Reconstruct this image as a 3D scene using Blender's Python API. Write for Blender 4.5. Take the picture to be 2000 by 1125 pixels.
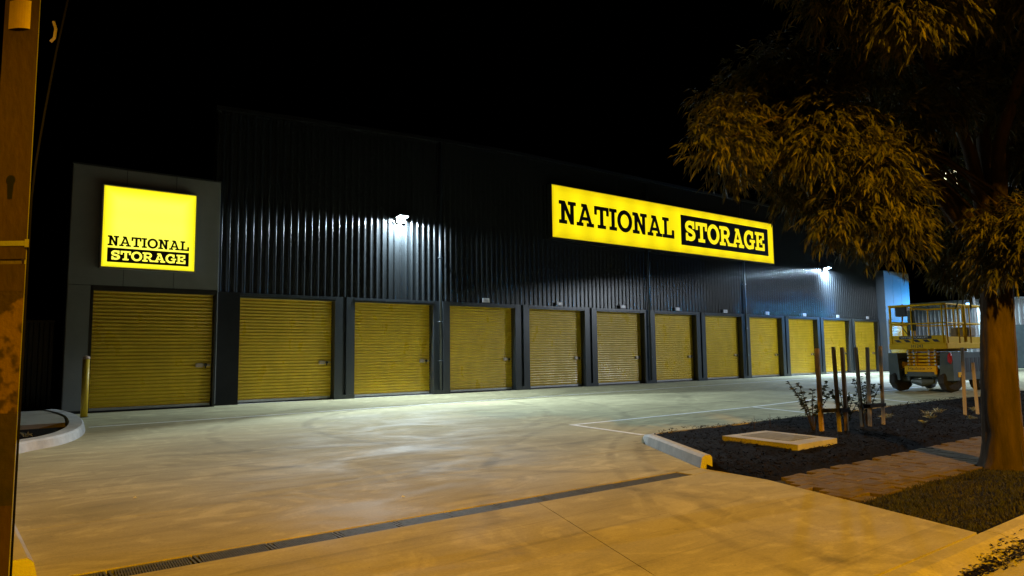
import bpy, bmesh, math, random
import numpy as np
from mathutils import Vector, Matrix

random.seed(11)
rng = np.random.default_rng(7)
for o in list(bpy.data.objects):
    bpy.data.objects.remove(o)
S = bpy.context.scene
COL = S.collection
PI = math.pi

# ------------------------------------------------------------------ camera
cam_d = bpy.data.cameras.new('camera')
cam = bpy.data.objects.new('camera', cam_d)
COL.objects.link(cam)
cam_d.sensor_width = 36.0
cam_d.lens = 1372.9 / 2000 * 36.0
cam_d.clip_start = 0.05
cam_d.clip_end = 3000
yaw, pitch, roll = math.radians(52.3131), math.radians(5.3698), math.radians(-0.677)
vd = Vector((math.cos(pitch) * math.cos(yaw), math.cos(pitch) * math.sin(yaw), math.sin(pitch)))
r0 = Vector((math.sin(yaw), -math.cos(yaw), 0))
u0 = r0.cross(vd)
vr = r0 * math.cos(roll) + u0 * math.sin(roll)
vu = vr.cross(vd)
cam.matrix_world = Matrix(((vr.x, vu.x, -vd.x, 0), (vr.y, vu.y, -vd.y, 0), (vr.z, vu.z, -vd.z, 1.2), (0, 0, 0, 1)))
S.camera = cam

# ------------------------------------------------------------------ night sky
W = bpy.data.worlds.new('World')
S.world = W
W.use_nodes = True
wn = W.node_tree
sky = wn.nodes.new('ShaderNodeTexSky')
sky.sky_type = 'NISHITA'
sky.sun_disc = False
sky.sun_elevation = math.radians(-6)
sky.sun_rotation = math.radians(200)
wn.links.new(sky.outputs[0], wn.nodes['Background'].inputs[0])
wn.nodes['Background'].inputs[1].default_value = 0.05

S.render.engine = 'CYCLES'
S.cycles.use_denoising = True
S.cycles.max_bounces = 6
S.cycles.sample_clamp_indirect = 4.0
S.cycles.caustics_reflective = False
S.cycles.caustics_refractive = False
S.view_settings.view_transform = 'Standard'
S.view_settings.look = 'None'
S.view_settings.gamma = 1.0
S.view_settings.use_curve_mapping = False
S.view_settings.exposure = 0.0

# lamp outputs (each light sits inside its own lamp further down)
STREET_W, STREET_C = 16500.0, (1.0, 0.47, 0.0)
LED_W, LED_C = 9000.0, (0.78, 0.88, 1.0)
FLOOD_W = (820.0, 1500.0)
ADDED_SPOT_W = (3900.0, 8000.0)
FLOOD_C = ((0.80, 1.0, 1.12), (0.64, 0.88, 1.15))


# ------------------------------------------------------------------ helpers
class MB:
    def __init__(s):
        s.v, s.f, s.mi = [], [], []
        s.cur = 0

    def add(s, vs, fs):
        n = len(s.v)
        s.v += [tuple(v) for v in vs]
        s.f += [tuple(n + i for i in f) for f in fs]
        s.mi += [s.cur] * len(fs)
        return s

    def box(s, x0, y0, z0, x1, y1, z1):
        v = [(x0, y0, z0), (x1, y0, z0), (x1, y1, z0), (x0, y1, z0), (x0, y0, z1), (x1, y0, z1), (x1, y1, z1), (x0, y1, z1)]
        return s.add(v, [(0, 3, 2, 1), (4, 5, 6, 7), (0, 1, 5, 4), (1, 2, 6, 5), (2, 3, 7, 6), (3, 0, 4, 7)])

    def cbox(s, x0, y0, z0, x1, y1, z1, c=0.02):
        # box with chamfered edges all round
        vs, idx = [], {}
        X, Y, Z = (x0, x1), (y0, y1), (z0, z1)
        for a in (0, 1):
            for b in (0, 1):
                for d in (0, 1):
                    px, py, pz = X[a], Y[b], Z[d]
                    ix, iy, iz = px + (c if a == 0 else -c), py + (c if b == 0 else -c), pz + (c if d == 0 else -c)
                    idx[a, b, d, 'x'] = len(vs); vs.append((px, iy, iz))
                    idx[a, b, d, 'y'] = len(vs); vs.append((ix, py, iz))
                    idx[a, b, d, 'z'] = len(vs); vs.append((ix, iy, pz))
        fs = []
        for a in (0, 1):
            fs.append([idx[a, 0, 0, 'x'], idx[a, 1, 0, 'x'], idx[a, 1, 1, 'x'], idx[a, 0, 1, 'x']])
            fs.append([idx[0, a, 0, 'y'], idx[1, a, 0, 'y'], idx[1, a, 1, 'y'], idx[0, a, 1, 'y']])
            fs.append([idx[0, 0, a, 'z'], idx[1, 0, a, 'z'], idx[1, 1, a, 'z'], idx[0, 1, a, 'z']])
            for b in (0, 1):
                fs.append([idx[a, b, 0, 'x'], idx[a, b, 1, 'x'], idx[a, b, 1, 'y'], idx[a, b, 0, 'y']])
                fs.append([idx[a, 0, b, 'x'], idx[a, 1, b, 'x'], idx[a, 1, b, 'z'], idx[a, 0, b, 'z']])
                fs.append([idx[0, a, b, 'y'], idx[1, a, b, 'y'], idx[1, a, b, 'z'], idx[0, a, b, 'z']])
                for d in (0, 1):
                    fs.append([idx[a, b, d, 'x'], idx[a, b, d, 'y'], idx[a, b, d, 'z']])
        return s.add(vs, fs)

    def tube(s, pts, rad, n=8, cap=True):
        pts = [Vector(p) for p in pts]
        if not isinstance(rad, (list, tuple)):
            rad = [rad] * len(pts)
        vs, fs = [], []
        up = None
        for i, p in enumerate(pts):
            t = (pts[min(i + 1, len(pts) - 1)] - pts[max(i - 1, 0)]).normalized()
            if up is None:
                up = Vector((0, 0, 1)) if abs(t.z) < .9 else Vector((1, 0, 0))
            a = t.cross(up).normalized()
            b = a.cross(t).normalized()
            up = b
            for k in range(n):
                th = 2 * PI * k / n
                vs.append(p + (a * math.cos(th) + b * math.sin(th)) * rad[i])
        for i in range(len(pts) - 1):
            for k in range(n):
                fs.append((i * n + k, i * n + (k + 1) % n, (i + 1) * n + (k + 1) % n, (i + 1) * n + k))
        if cap:
            fs.append(tuple(range(n - 1, -1, -1)))
            fs.append(tuple((len(pts) - 1) * n + k for k in range(n)))
        return s.add(vs, fs)

    def prism(s, pts, z0, z1):
        n = len(pts)
        vs = [(x, y, z0) for x, y in pts] + [(x, y, z1) for x, y in pts]
        fs = [tuple(range(n - 1, -1, -1)), tuple(range(n, 2 * n))]
        fs += [(i, (i + 1) % n, n + (i + 1) % n, n + i) for i in range(n)]
        return s.add(vs, fs)

    def bar(s, p, q, w, h):
        # rectangular bar between two points, w across (horizontal), h the other way
        p, q = Vector(p), Vector(q)
        t = (q - p).normalized()
        up = Vector((0, 0, 1)) if abs(t.z) < .95 else Vector((1, 0, 0))
        a = t.cross(up).normalized() * w / 2
        b = a.cross(t).normalized() * h / 2
        vs = [c + sa * a + sb * b for c in (p, q) for sa, sb in ((-1, -1), (1, -1), (1, 1), (-1, 1))]
        return s.add(vs, [(3, 2, 1, 0), (4, 5, 6, 7), (0, 1, 5, 4), (1, 2, 6, 5), (2, 3, 7, 6), (3, 0, 4, 7)])

    def mesh(s, name, mats, smooth=False):
        me = bpy.data.meshes.new(name)
        me.from_pydata(s.v, [], s.f)
        if not isinstance(mats, (list, tuple)):
            mats = [mats]
        for m in mats:
            me.materials.append(m)
        if len(mats) > 1:
            me.polygons.foreach_set('material_index', s.mi)
        bm = bmesh.new()
        bm.from_mesh(me)
        bmesh.ops.recalc_face_normals(bm, faces=bm.faces)
        bm.to_mesh(me)
        bm.free()
        if smooth:
            me.polygons.foreach_set('use_smooth', [True] * len(me.polygons))
        me.update()
        return me

    def obj(s, name, mats, parent=None, smooth=False):
        # vertices are given in world space
        off = wloc(parent) if parent else Vector((0, 0, 0))
        s.v = [tuple(Vector(v) - off) for v in s.v]
        return link(name, s.mesh(name, mats, smooth), parent)


def wloc(o):
    p = Vector((0, 0, 0))
    while o:
        p = p + o.location
        o = o.parent
    return p


def link(name, data, parent=None, loc=(0, 0, 0)):
    o = bpy.data.objects.new(name, data)
    COL.objects.link(o)
    o.parent = parent
    o.location = loc
    return o


def empty(name, loc):
    o = link(name, None, None, loc)
    o.empty_display_size = .2
    return o


def tag(o, label, cat=None, group=None, kind=None):
    if label:
        o['label'] = label
    if cat:
        o['category'] = cat
    if group:
        o['group'] = group
    if kind:
        o['kind'] = kind
    return o


def struct(o, label=None):
    o['kind'] = 'structure'
    if label:
        o['label'] = label
    return o


def raw_mesh(name, V, F, mat, smooth=False):
    # V (n,3) array, F list of tuples or (m,k) array
    me = bpy.data.meshes.new(name)
    V = np.asarray(V, dtype=np.float32)
    F = np.asarray(F, dtype=np.int32)
    m, k = F.shape
    me.vertices.add(len(V))
    me.vertices.foreach_set('co', V.ravel())
    me.loops.add(m * k)
    me.loops.foreach_set('vertex_index', F.ravel())
    me.polygons.add(m)
    me.polygons.foreach_set('loop_start', np.arange(0, m * k, k, dtype=np.int32))
    me.polygons.foreach_set('loop_total', np.full(m, k, dtype=np.int32))
    me.materials.append(mat)
    me.update(calc_edges=True)
    me.validate()
    return me


def mat(name, c1, c2=None, scale=4.0, rough=.6, metal=0.0, bump=0.0, bscale=40.0, stretch=(1, 1, 1), lo=.35, hi=.65,
        rough2=None, spec=.5, coord='Object', detail=6):
    m = bpy.data.materials.new(name)
    m.use_nodes = True
    nt = m.node_tree
    b = nt.nodes['Principled BSDF']
    b.inputs['Base Color'].default_value = (*c1, 1)
    b.inputs['Roughness'].default_value = rough
    b.inputs['Metallic'].default_value = metal
    b.inputs['Specular IOR Level'].default_value = spec
    if c2 is not None or bump:
        tc = nt.nodes.new('ShaderNodeTexCoord')
        mp = nt.nodes.new('ShaderNodeMapping')
        mp.inputs['Scale'].default_value = stretch
        nt.links.new(tc.outputs[coord], mp.inputs[0])
    if c2 is not None:
        nz = nt.nodes.new('ShaderNodeTexNoise')
        nz.inputs['Scale'].default_value = scale
        nz.inputs['Detail'].default_value = detail
        nz.inputs['Roughness'].default_value = .62
        nt.links.new(mp.outputs[0], nz.inputs['Vector'])
        rp = nt.nodes.new('ShaderNodeValToRGB')
        rp.color_ramp.elements[0].position = lo
        rp.color_ramp.elements[0].color = (*c1, 1)
        rp.color_ramp.elements[1].position = hi
        rp.color_ramp.elements[1].color = (*c2, 1)
        nt.links.new(nz.outputs['Fac'], rp.inputs[0])
        nt.links.new(rp.outputs[0], b.inputs['Base Color'])
        if rough2 is not None:
            mr = nt.nodes.new('ShaderNodeMapRange')
            mr.inputs['From Min'].default_value = lo
            mr.inputs['From Max'].default_value = hi
            mr.inputs['To Min'].default_value = rough
            mr.inputs['To Max'].default_value = rough2
            nt.links.new(nz.outputs['Fac'], mr.inputs[0])
            nt.links.new(mr.outputs[0], b.inputs['Roughness'])
    if bump:
        n2 = nt.nodes.new('ShaderNodeTexNoise')
        n2.inputs['Scale'].default_value = bscale
        n2.inputs['Detail'].default_value = 5
        nt.links.new(mp.outputs[0], n2.inputs['Vector'])
        bp = nt.nodes.new('ShaderNodeBump')
        bp.inputs['Strength'].default_value = bump
        bp.inputs['Distance'].default_value = .02
        nt.links.new(n2.outputs['Fac'], bp.inputs['Height'])
        nt.links.new(bp.outputs[0], b.inputs['Normal'])
    return m


def emit(name, col, strength, base=(.02, .02, .02)):
    m = bpy.data.materials.new(name)
    m.use_nodes = True
    b = m.node_tree.nodes['Principled BSDF']
    b.inputs['Base Color'].default_value = (*base, 1)
    b.inputs['Emission Color'].default_value = (*col, 1)
    b.inputs['Emission Strength'].default_value = strength
    b.inputs['Roughness'].default_value = .35
    return m


def concrete_mat():
    m = bpy.data.materials.new('yard_concrete')
    m.use_nodes = True
    nt = m.node_tree
    N, L = nt.nodes.new, nt.links.new
    b = nt.nodes['Principled BSDF']
    tc = N('ShaderNodeTexCoord')

    def noise(scale, stretch=(1, 1, 1), detail=6, rot=0.0, dist=0.0, rough=.6):
        mp = N('ShaderNodeMapping')
        mp.inputs['Scale'].default_value = stretch
        mp.inputs['Rotation'].default_value = (0, 0, rot)
        L(tc.outputs['Object'], mp.inputs[0])
        n = N('ShaderNodeTexNoise')
        n.inputs['Scale'].default_value = scale
        n.inputs['Detail'].default_value = detail
        n.inputs['Roughness'].default_value = rough
        n.inputs['Distortion'].default_value = dist
        L(mp.outputs[0], n.inputs['Vector'])
        return n.outputs['Fac']

    def rng_(v, a, b_, c, d):
        r = N('ShaderNodeMapRange')
        r.inputs['From Min'].default_value = a
        r.inputs['From Max'].default_value = b_
        r.inputs['To Min'].default_value = c
        r.inputs['To Max'].default_value = d
        L(v, r.inputs[0])
        return r.outputs[0]

    def mul(a, c):
        n = N('ShaderNodeMath')
        n.operation = 'MULTIPLY'
        L(a, n.inputs[0])
        L(c, n.inputs[1])
        return n.outputs[0]

    big = rng_(noise(.35, (1, 1.6, 1), 6, .2, .8), .34, .66, .80, 1.12)        # pour and wear patches
    drag = rng_(noise(2.2, (.55, 1.6, 1), 9, .12, 1.0, .72), .32, .68, .84, 1.12)     # brushed drags
    tyre = rng_(noise(1.0, (.12, 7.0, 1), 4, -.5, .6), .57, .66, 1.0, .80)     # tyre scuffs
    swirl = rng_(noise(.75, (1, 1.3, 1), 6, .6, 4.0), .52, .62, 1.0, 1.22)    # pale dust swirls
    dots = rng_(noise(26, (1, 1, 1), 2), .70, .76, 1.0, .62)                   # small dark spots
    grain = rng_(noise(160, (1, 1, 1), 3), .3, .7, .93, 1.06)
    v = mul(mul(mul(big, drag), mul(tyre, swirl)), mul(dots, grain))
    # rubber left by turning wheels: broken arcs, in pairs
    brk = rng_(noise(1.6, (1, 1, 1), 5, .4, .5), .38, .62, 0.0, 1.0)
    for cx, cy, rr, w, k in ((13.5, -1.5, 10.2, .10, .34), (13.5, -1.5, 10.55, .07, .26), (13.5, -1.5, 11.9, .11, .28), (-6.0, 0.5, 11.4, .10, .20),
                             (9.5, 10.2, 5.1, .13, .30), (9.5, 10.2, 6.6, .12, .26), (2.5, 16.5, 8.8, .14, .22), (2.5, 16.5, 10.3, .13, .22), (20.0, 4.0, 9.5, .14, .22), (6.5, 22.0, 13.2, .16, .18)):
        ds = N('ShaderNodeVectorMath'); ds.operation = 'DISTANCE'
        ds.inputs[1].default_value = (cx, cy, 0)
        L(tc.outputs['Object'], ds.inputs[0])
        sb = N('ShaderNodeMath'); sb.operation = 'SUBTRACT'; sb.inputs[1].default_value = rr
        L(ds.outputs['Value'], sb.inputs[0])
        ab = N('ShaderNodeMath'); ab.operation = 'ABSOLUTE'
        L(sb.outputs[0], ab.inputs[0])
        band = rng_(ab.outputs[0], w * .35, w, k, 0.0)
        one = N('ShaderNodeMath'); one.operation = 'SUBTRACT'; one.inputs[0].default_value = 1.0
        L(mul(band, brk), one.inputs[1])
        v = mul(v, one.outputs[0])
    oil = rng_(noise(3.1, (1, 1, 1), 3, .9, .2), .70, .78, 1.0, .62)
    grit = rng_(noise(48, (1, 1, 1), 4, .2, 0, .7), .25, .75, .86, 1.12)
    v = mul(v, mul(oil, grit))
    mx = N('ShaderNodeMix')
    mx.data_type = 'RGBA'
    mx.blend_type = 'MULTIPLY'
    mx.inputs[0].default_value = 1
    mx.inputs['A'].default_value = (.375, .342, .205, 1)
    cb = N('ShaderNodeCombineColor')
    for i in range(3):
        L(v, cb.inputs[i])
    L(cb.outputs[0], mx.inputs['B'])
    L(mx.outputs['Result'], b.inputs['Base Color'])
    L(rng_(noise(.7, (1, 1.5, 1), 5, .3, 1.0), .35, .65, .66, .92), b.inputs['Roughness'])
    b.inputs['Specular IOR Level'].default_value = .10
    bp = N('ShaderNodeBump')
    bp.inputs['Strength'].default_value = .22
    bp.inputs['Distance'].default_value = .012
    L(noise(70, (.4, 1, 1), 6, .1), bp.inputs['Height'])
    L(bp.outputs[0], b.inputs['Normal'])
    return m


M = {}
M['concrete'] = concrete_mat()
M['kerb'] = mat('kerb_concrete', (.34, .33, .30), (.46, .44, .40), 5, .75, bump=.3, bscale=60)
M['path'] = mat('path_concrete', (.30, .26, .19), (.40, .35, .27), 3, .8, bump=.3, bscale=50)
M['asphalt'] = mat('asphalt', (.035, .034, .033), (.06, .058, .055), 30, .85, bump=.6, bscale=180)
M['earth'] = mat('earth', (.02, .017, .013), (.035, .03, .022), 2, .95, bump=.4, bscale=30)
M['paint_white'] = mat('line_paint', (.80, .80, .76), (.50, .49, .45), 9, .6, lo=.45, hi=.8)
M['clad'] = mat('charcoal_cladding', (.013, .0155, .017), (.018, .0205, .022), 1.3, .26, metal=.0, spec=.85, stretch=(1, 1, .3))
M['black'] = mat('black_steel', (.012, .013, .014), (.02, .021, .022), 3, .45)
M['jet'] = mat('jet_black_flashing', (.005, .0055, .006), (.008, .0085, .009), 3, .55, spec=.25)
M['column'] = mat('charcoal_flashing', (.022, .027, .031), (.032, .038, .043), 2, .34, spec=.6, stretch=(1, 1, .25))
M['panel'] = mat('grey_panel', (.20, .21, .215), (.235, .245, .25), 1.2, .6)
M['door'] = mat('yellow_roller_door', (.70, .47, .018), (.76, .515, .024), 1.4, .36, spec=.55, stretch=(1, 1, .6))
# each door differs a little in fade, with faint streaks of dust
dmn = M['door'].node_tree
_oi = dmn.nodes.new('ShaderNodeObjectInfo')
_hs = dmn.nodes.new('ShaderNodeHueSaturation')
_mr = dmn.nodes.new('ShaderNodeMapRange')
_mr.inputs['To Min'].default_value = .86
_mr.inputs['To Max'].default_value = 1.08
dmn.links.new(_oi.outputs['Random'], _mr.inputs[0])
_nz = dmn.nodes.new('ShaderNodeTexNoise')
_nz.inputs['Scale'].default_value = 3.0
_nz.inputs['Detail'].default_value = 7
_tc = dmn.nodes.new('ShaderNodeTexCoord')
_mp = dmn.nodes.new('ShaderNodeMapping')
_mp.inputs['Scale'].default_value = (.9, 1, .5)
_av = dmn.nodes.new('ShaderNodeVectorMath')
dmn.links.new(_tc.outputs['Object'], _av.inputs[0])
dmn.links.new(_oi.outputs['Location'], _av.inputs[1])
dmn.links.new(_av.outputs[0], _mp.inputs[0])
dmn.links.new(_mp.outputs[0], _nz.inputs['Vector'])
_m2 = dmn.nodes.new('ShaderNodeMapRange')
_m2.inputs['From Min'].default_value = .3
_m2.inputs['From Max'].default_value = .7
_m2.inputs['To Min'].default_value = .90
_m2.inputs['To Max'].default_value = 1.07
dmn.links.new(_nz.outputs['Fac'], _m2.inputs[0])
_mm = dmn.nodes.new('ShaderNodeMath')
_mm.operation = 'MULTIPLY'
dmn.links.new(_mr.outputs[0], _mm.inputs[0])
dmn.links.new(_m2.outputs[0], _mm.inputs[1])
dmn.links.new(_mm.outputs[0], _hs.inputs['Value'])
_b = dmn.nodes['Principled BSDF']
_src = _b.inputs['Base Color'].links[0].from_socket
dmn.links.new(_src, _hs.inputs['Color'])
dmn.links.new(_hs.outputs[0], _b.inputs['Base Color'])
_m3 = dmn.nodes.new('ShaderNodeMapRange')
_m3.inputs['From Min'].default_value = .3
_m3.inputs['From Max'].default_value = .7
_m3.inputs['To Min'].default_value = .46
_m3.inputs['To Max'].default_value = .24
dmn.links.new(_nz.outputs['Fac'], _m3.inputs[0])
dmn.links.new(_m3.outputs[0], _b.inputs['Roughness'])
M['alu'] = mat('aluminium', (.42, .42, .42), (.52, .52, .52), 6, .4, metal=.6)
M['chrome'] = mat('latch_metal', (.55, .45, .38), (.62, .52, .45), 20, .3, metal=.7)
M['plate'] = mat('number_plate', (.62, .60, .66), (.70, .68, .74), 8, .5)
M['ink'] = mat('dark_ink', (.012, .010, .010), None, 1, .5)
M['bollard'] = mat('bollard_yellow', (.72, .47, .015), (.62, .39, .015), 9, .45, bump=.05)
M['grate'] = mat('cast_grate', (.055, .056, .055), (.10, .10, .098), 30, .7, metal=.1, spec=.3)
M['gap'] = mat('drain_dark', (.01, .01, .009), None, 1, .9)
M['mulch'] = mat('mulch', (.0035, .0028, .002), (.008, .006, .0045), 14, .95, bump=1.0, bscale=45, spec=.08)
M['chip'] = mat('wood_chip', (.004, .003, .002), (.014, .010, .007), 6, .95, spec=.08)
M['grass'] = mat('grass_blade', (.022, .024, .007), (.046, .041, .012), 2.5, .8)
M['paver'] = mat('brick_paver', (.105, .076, .027), (.16, .112, .042), 3, .85, bump=.5, bscale=70)
M['paver2'] = mat('brick_paver_dark', (.085, .058, .022), (.125, .086, .034), 3, .85, bump=.5, bscale=70)
M['stake'] = mat('stake_timber', (.42, .28, .14), (.55, .38, .21), 4, .8, bump=.4, bscale=30, stretch=(6, 6, .6))
M['stake_old'] = mat('weathered_timber', (.27, .23, .17), (.38, .32, .24), 4, .85, bump=.4, bscale=30, stretch=(6, 6, .6))
M['bark'] = mat('bark', (.024, .015, .007), (.066, .040, .018), 7, .95, bump=1.0, bscale=14, stretch=(1, 1, .22))
M['rubber'] = mat('tyre_rubber', (.015, .015, .015), (.028, .027, .026), 12, .8, bump=.2)
M['liftyellow'] = mat('lift_yellow', (.92, .56, .008), (.84, .49, .008), 5, .5, spec=.2)
M['liftgrey'] = mat('lift_grey', (.055, .082, .088), (.075, .105, .11), 4, .45)
M['liftdark'] = mat('lift_dark', (.012, .013, .015), (.022, .023, .025), 6, .5)
M['red'] = mat('red_reflector', (.55, .02, .04), None, 1, .3)
M['white'] = mat('white_paint', (.75, .75, .74), None, 1, .5)
M['shed'] = mat('shed_sheet', (.34, .35, .36), (.42, .43, .44), .8, .5)
M['galv'] = mat('galvanised', (.28, .29, .29), (.38, .39, .39), 7, .45, metal=.5)
M['litter'] = mat('paper', (.7, .69, .64), None, 1, .8)
M['cable'] = mat('cable_sheath', (.006, .006, .006), None, 1, .9, spec=.05)


def leaf_mat(name, c1, c2, c3, trans):
    m = bpy.data.materials.new(name)
    m.use_nodes = True
    nt = m.node_tree
    b = nt.nodes['Principled BSDF']
    b.inputs['Roughness'].default_value = .55
    b.inputs['Specular IOR Level'].default_value = .35
    g = nt.nodes.new('ShaderNodeNewGeometry')
    rp = nt.nodes.new('ShaderNodeValToRGB')
    e = rp.color_ramp.elements
    e[0].color = (*c1, 1)
    e[1].color = (*c3, 1)
    x = e.new(.5)
    x.color = (*c2, 1)
    nt.links.new(g.outputs['Random Per Island'], rp.inputs[0])
    nt.links.new(rp.outputs[0], b.inputs['Base Color'])
    tr = nt.nodes.new('ShaderNodeBsdfTranslucent')
    nt.links.new(rp.outputs[0], tr.inputs[0])
    mx = nt.nodes.new('ShaderNodeMixShader')
    mx.inputs[0].default_value = trans
    nt.links.new(b.outputs[0], mx.inputs[1])
    nt.links.new(tr.outputs[0], mx.inputs[2])
    nt.links.new(mx.outputs[0], nt.nodes['Material Output'].inputs[0])
    return m


M['leaf'] = leaf_mat('tree_leaf', (.040, .045, .010), (.075, .075, .017), (.135, .112, .03), .25)
M['shrubleaf'] = leaf_mat('sapling_leaf', (.03, .04, .015), (.05, .06, .02), (.08, .08, .03), .2)
M['paleleaf'] = leaf_mat('pale_leaf', (.16, .17, .11), (.25, .26, .17), (.34, .34, .24), .2)

# ------------------------------------------------------------------ ground, road, yard
g = struct(MB().add([(-400, -300, -.17), (500, -300, -.17), (500, 600, -.17), (-400, 600, -.17)], [(0, 1, 2, 3)]).obj('ground', M['earth']))
struct(MB().add([(-120, -7.5, -.10), (160, -7.5, -.10), (160, 1.22, -.10), (-120, 1.22, -.10)], [(0, 1, 2, 3)]).obj('road', M['asphalt']))
gut = MB()
prof = [(1.20, -.14), (1.20, -.092), (1.55, -.075), (1.66, -.070), (1.74, -.03), (1.80, -.006), (1.885, -.002), (1.885, -.14)]
xs = [-40, -1.2, 5.4, 60]
for k in range(len(xs) - 1):
    a, b = xs[k] + .004, xs[k + 1] - .004
    n = len(prof)
    gut.add([(a, y, z) for y, z in prof] + [(b, y, z) for y, z in prof],
            [(i, (i + 1) % n, n + (i + 1) % n, n + i) for i in range(n)] + [tuple(range(n)), tuple(range(2 * n - 1, n - 1, -1))])
struct(gut.obj('street_gutter', M['concrete']))

yard = struct(MB().add([(-6, 1.9, -.135), (60, 1.9, -.135), (60, 30, -.135), (-6, 30, -.135)], [(0, 1, 2, 3)]).obj('yard', M['gap']))
J = .006
slabs = [
    [(-.5, 1.9), (2.70, 1.9), (3.72, 4.50), (.25, 4.50)],
    [(2.705, 1.9), (5.29, 1.9), (5.99, 3.87), (6.06, 4.50), (3.725, 4.50)],
    [(5.70, 4.51), (6.06, 4.51), (6.08, 4.715), (5.70, 4.715)],
    [(-4, 4.72), (6.08, 4.72), (6.95, 6.144), (-4, 6.144)],
    [(-4, 6.15), (6.96, 6.15), (7.12, 6.42), (7.9, 7.06), (8.1, 7.12), (8.1, 10.4), (-4, 10.4)],
]
ex = [8.11, 14.0, 20.0, 26.0, 32.0, 38.0, 44.0, 58.0]
for a, b in zip(ex[:-1], ex[1:]):
    slabs.append([(a, 7.12), (b - .004, 7.12), (b - .004, 10.4), (a, 10.4)])
ex = [-4, 8.1, 14.0, 20.0, 26.0, 32.0, 38.0, 44.0, 58.0]
for y0, y1 in ((10.404, 14.3), (14.304, 19.1)):
    for a, b in zip(ex[:-1], ex[1:]):
        slabs.append([(a, y0), (b - .004, y0), (b - .004, y1), (a, y1)])
for p in slabs:
    MB().prism(p, -.13, 0).obj('concrete_slab', M['concrete'], yard)


def stripe(p, q, w, z=.004):
    p, q = Vector((*p, z)), Vector((*q, z))
    t = (q - p).normalized()
    s = Vector((-t.y, t.x, 0)) * w / 2
    return MB().add([p - s, q - s, q + s, p + s], [(0, 1, 2, 3)])


for p, q, w in [((1.75, 14.52), (25.2, 16.02), .10), ((25.25, 16.023), (41, 16.75), .10),
                ((7.86, 7.08), (8.10, 8.84), .10), ((8.06, 8.88), (13.4, 9.0), .10), ((13.45, 9.0), (21.0, 9.75), .10),
                ((12.84, 7.2), (13.44, 8.94), .10), ((17.0, 7.2), (18.4, 9.4), .10), ((21.05, 9.76), (33, 10.6), .10)]:
    o = stripe(p, q, w).obj('line_marking', M['paint_white'], yard)

# drain channel across the driveway
dr = empty('drain_channel', (3.1, 4.61, -.1))
tag(dr, 'long dark slotted drain channel running across the concrete driveway', 'drain')
MB().box(.2, 4.505, -.128, 5.69, 4.715, -.118).obj('channel', M['gap'], dr)
gm = MB()
GW = .455
gm.box(0, 0, -.03, GW - .012, .016, -.004)
gm.box(0, .186, -.03, GW - .012, .202, -.004)
gm.box(0, .0165, -.03, .014, .1855, -.0045)
gm.box(GW - .026, .0165, -.03, GW - .012, .1855, -.0045)
for k in range(27):
    x = .020 + k * .0147
    gm.add([(x, .0165, -.03), (x + .0095, .0165, -.03), (x + .0215, .1855, -.03), (x + .012, .1855, -.03),
            (x, .0165, -.005), (x + .0095, .0165, -.005), (x + .0215, .1855, -.005), (x + .012, .1855, -.005)],
           [(4, 5, 6, 7), (0, 1, 5, 4), (1, 2, 6, 5), (3, 0, 4, 7)])
gm.box(.014, .097, -.028, GW - .026, .105, -.008)
grate_me = gm.mesh('grate', M['grate'])
for k in range(12):
    link('grate', grate_me, dr, Vector((.235 + k * GW, 4.509, random.uniform(-.003, .001))) - dr.location)

# kerbs: sweep a chamfered section along a path, block by block
def kerb(path, h, w, side, parent=None, name='kerb', blk=None, label=None):
    """path = foot of the visible face; side=+1 kerb body lies to the left of travel"""
    pts = [Vector((x, y, 0)) for x, y in path]
    m = MB()
    rows = []
    for i, p in enumerate(pts):
        t = (pts[min(i + 1, len(pts) - 1)] - pts[max(i - 1, 0)]).normalized()
        s = Vector((-t.y, t.x, 0)) * side
        hh = h[i] if isinstance(h, list) else h
        sec = [(0, -.12), (.0, .0), (.022, hh * .8), (.05, hh), (w - .02, hh + .003), (w, hh - .02), (w, -.12)]
        rows.append([p + s * a + Vector((0, 0, z)) for a, z in sec])
    n = len(rows[0])
    vs = [v for r in rows for v in r]
    fs = []
    for i in range(len(rows) - 1):
        for k in range(n):
            fs.append((i * n + k, i * n + (k + 1) % n, (i + 1) * n + (k + 1) % n, (i + 1) * n + k))
    fs.append(tuple(range(n)))
    fs.append(tuple((len(rows) - 1) * n + k for k in range(n - 1, -1, -1)))
    m.add(vs, fs)
    return m


def smooth_path(pts, n=6):
    out = []
    P = [Vector((*p, 0)) for p in pts]
    for i in range(len(P) - 1):
        p0, p1, p2, p3 = P[max(i - 1, 0)], P[i], P[i + 1], P[min(i + 2, len(P) - 1)]
        for k in range(n):
            t = k / n
            q = .5 * ((2 * p1) + (-p0 + p2) * t + (2 * p0 - 5 * p1 + 4 * p2 - p3) * t * t + (-p0 + 3 * p1 - 3 * p2 + p3) * t ** 3)
            out.append((q.x, q.y))
    out.append(pts[-1])
    return out


pathL = smooth_path([(.36, 4.70), (.32, 6.2), (.29, 8.4), (.33, 10.4), (.62, 11.22), (1.08, 11.84), (1.40, 12.68), (1.64, 14.0), (1.76, 15.9), (1.70, 17.3), (1.60, 18.22)])
ko = kerb(pathL, .135, .26, 1).obj('kerb', M['kerb'])
tag(ko, 'pale concrete kerb curving from the bottom left to the grey portal', 'kerb')
hs = [.0, .05, .12, .13, .13, .13, .13]
pr = [(8.05, 7.09), (7.6, 6.86), (7.2, 6.46), (7.06, 6.30), (6.74, 5.78), (6.41, 5.25), (6.07, 4.70)]
ko = kerb(pr, [.012, .05, .11, .13, .13, .13, .13], .13, 1).obj('kerb', M['kerb'])
tag(ko, 'short concrete kerb with cut end at the corner of the mulch bed', 'kerb')

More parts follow.
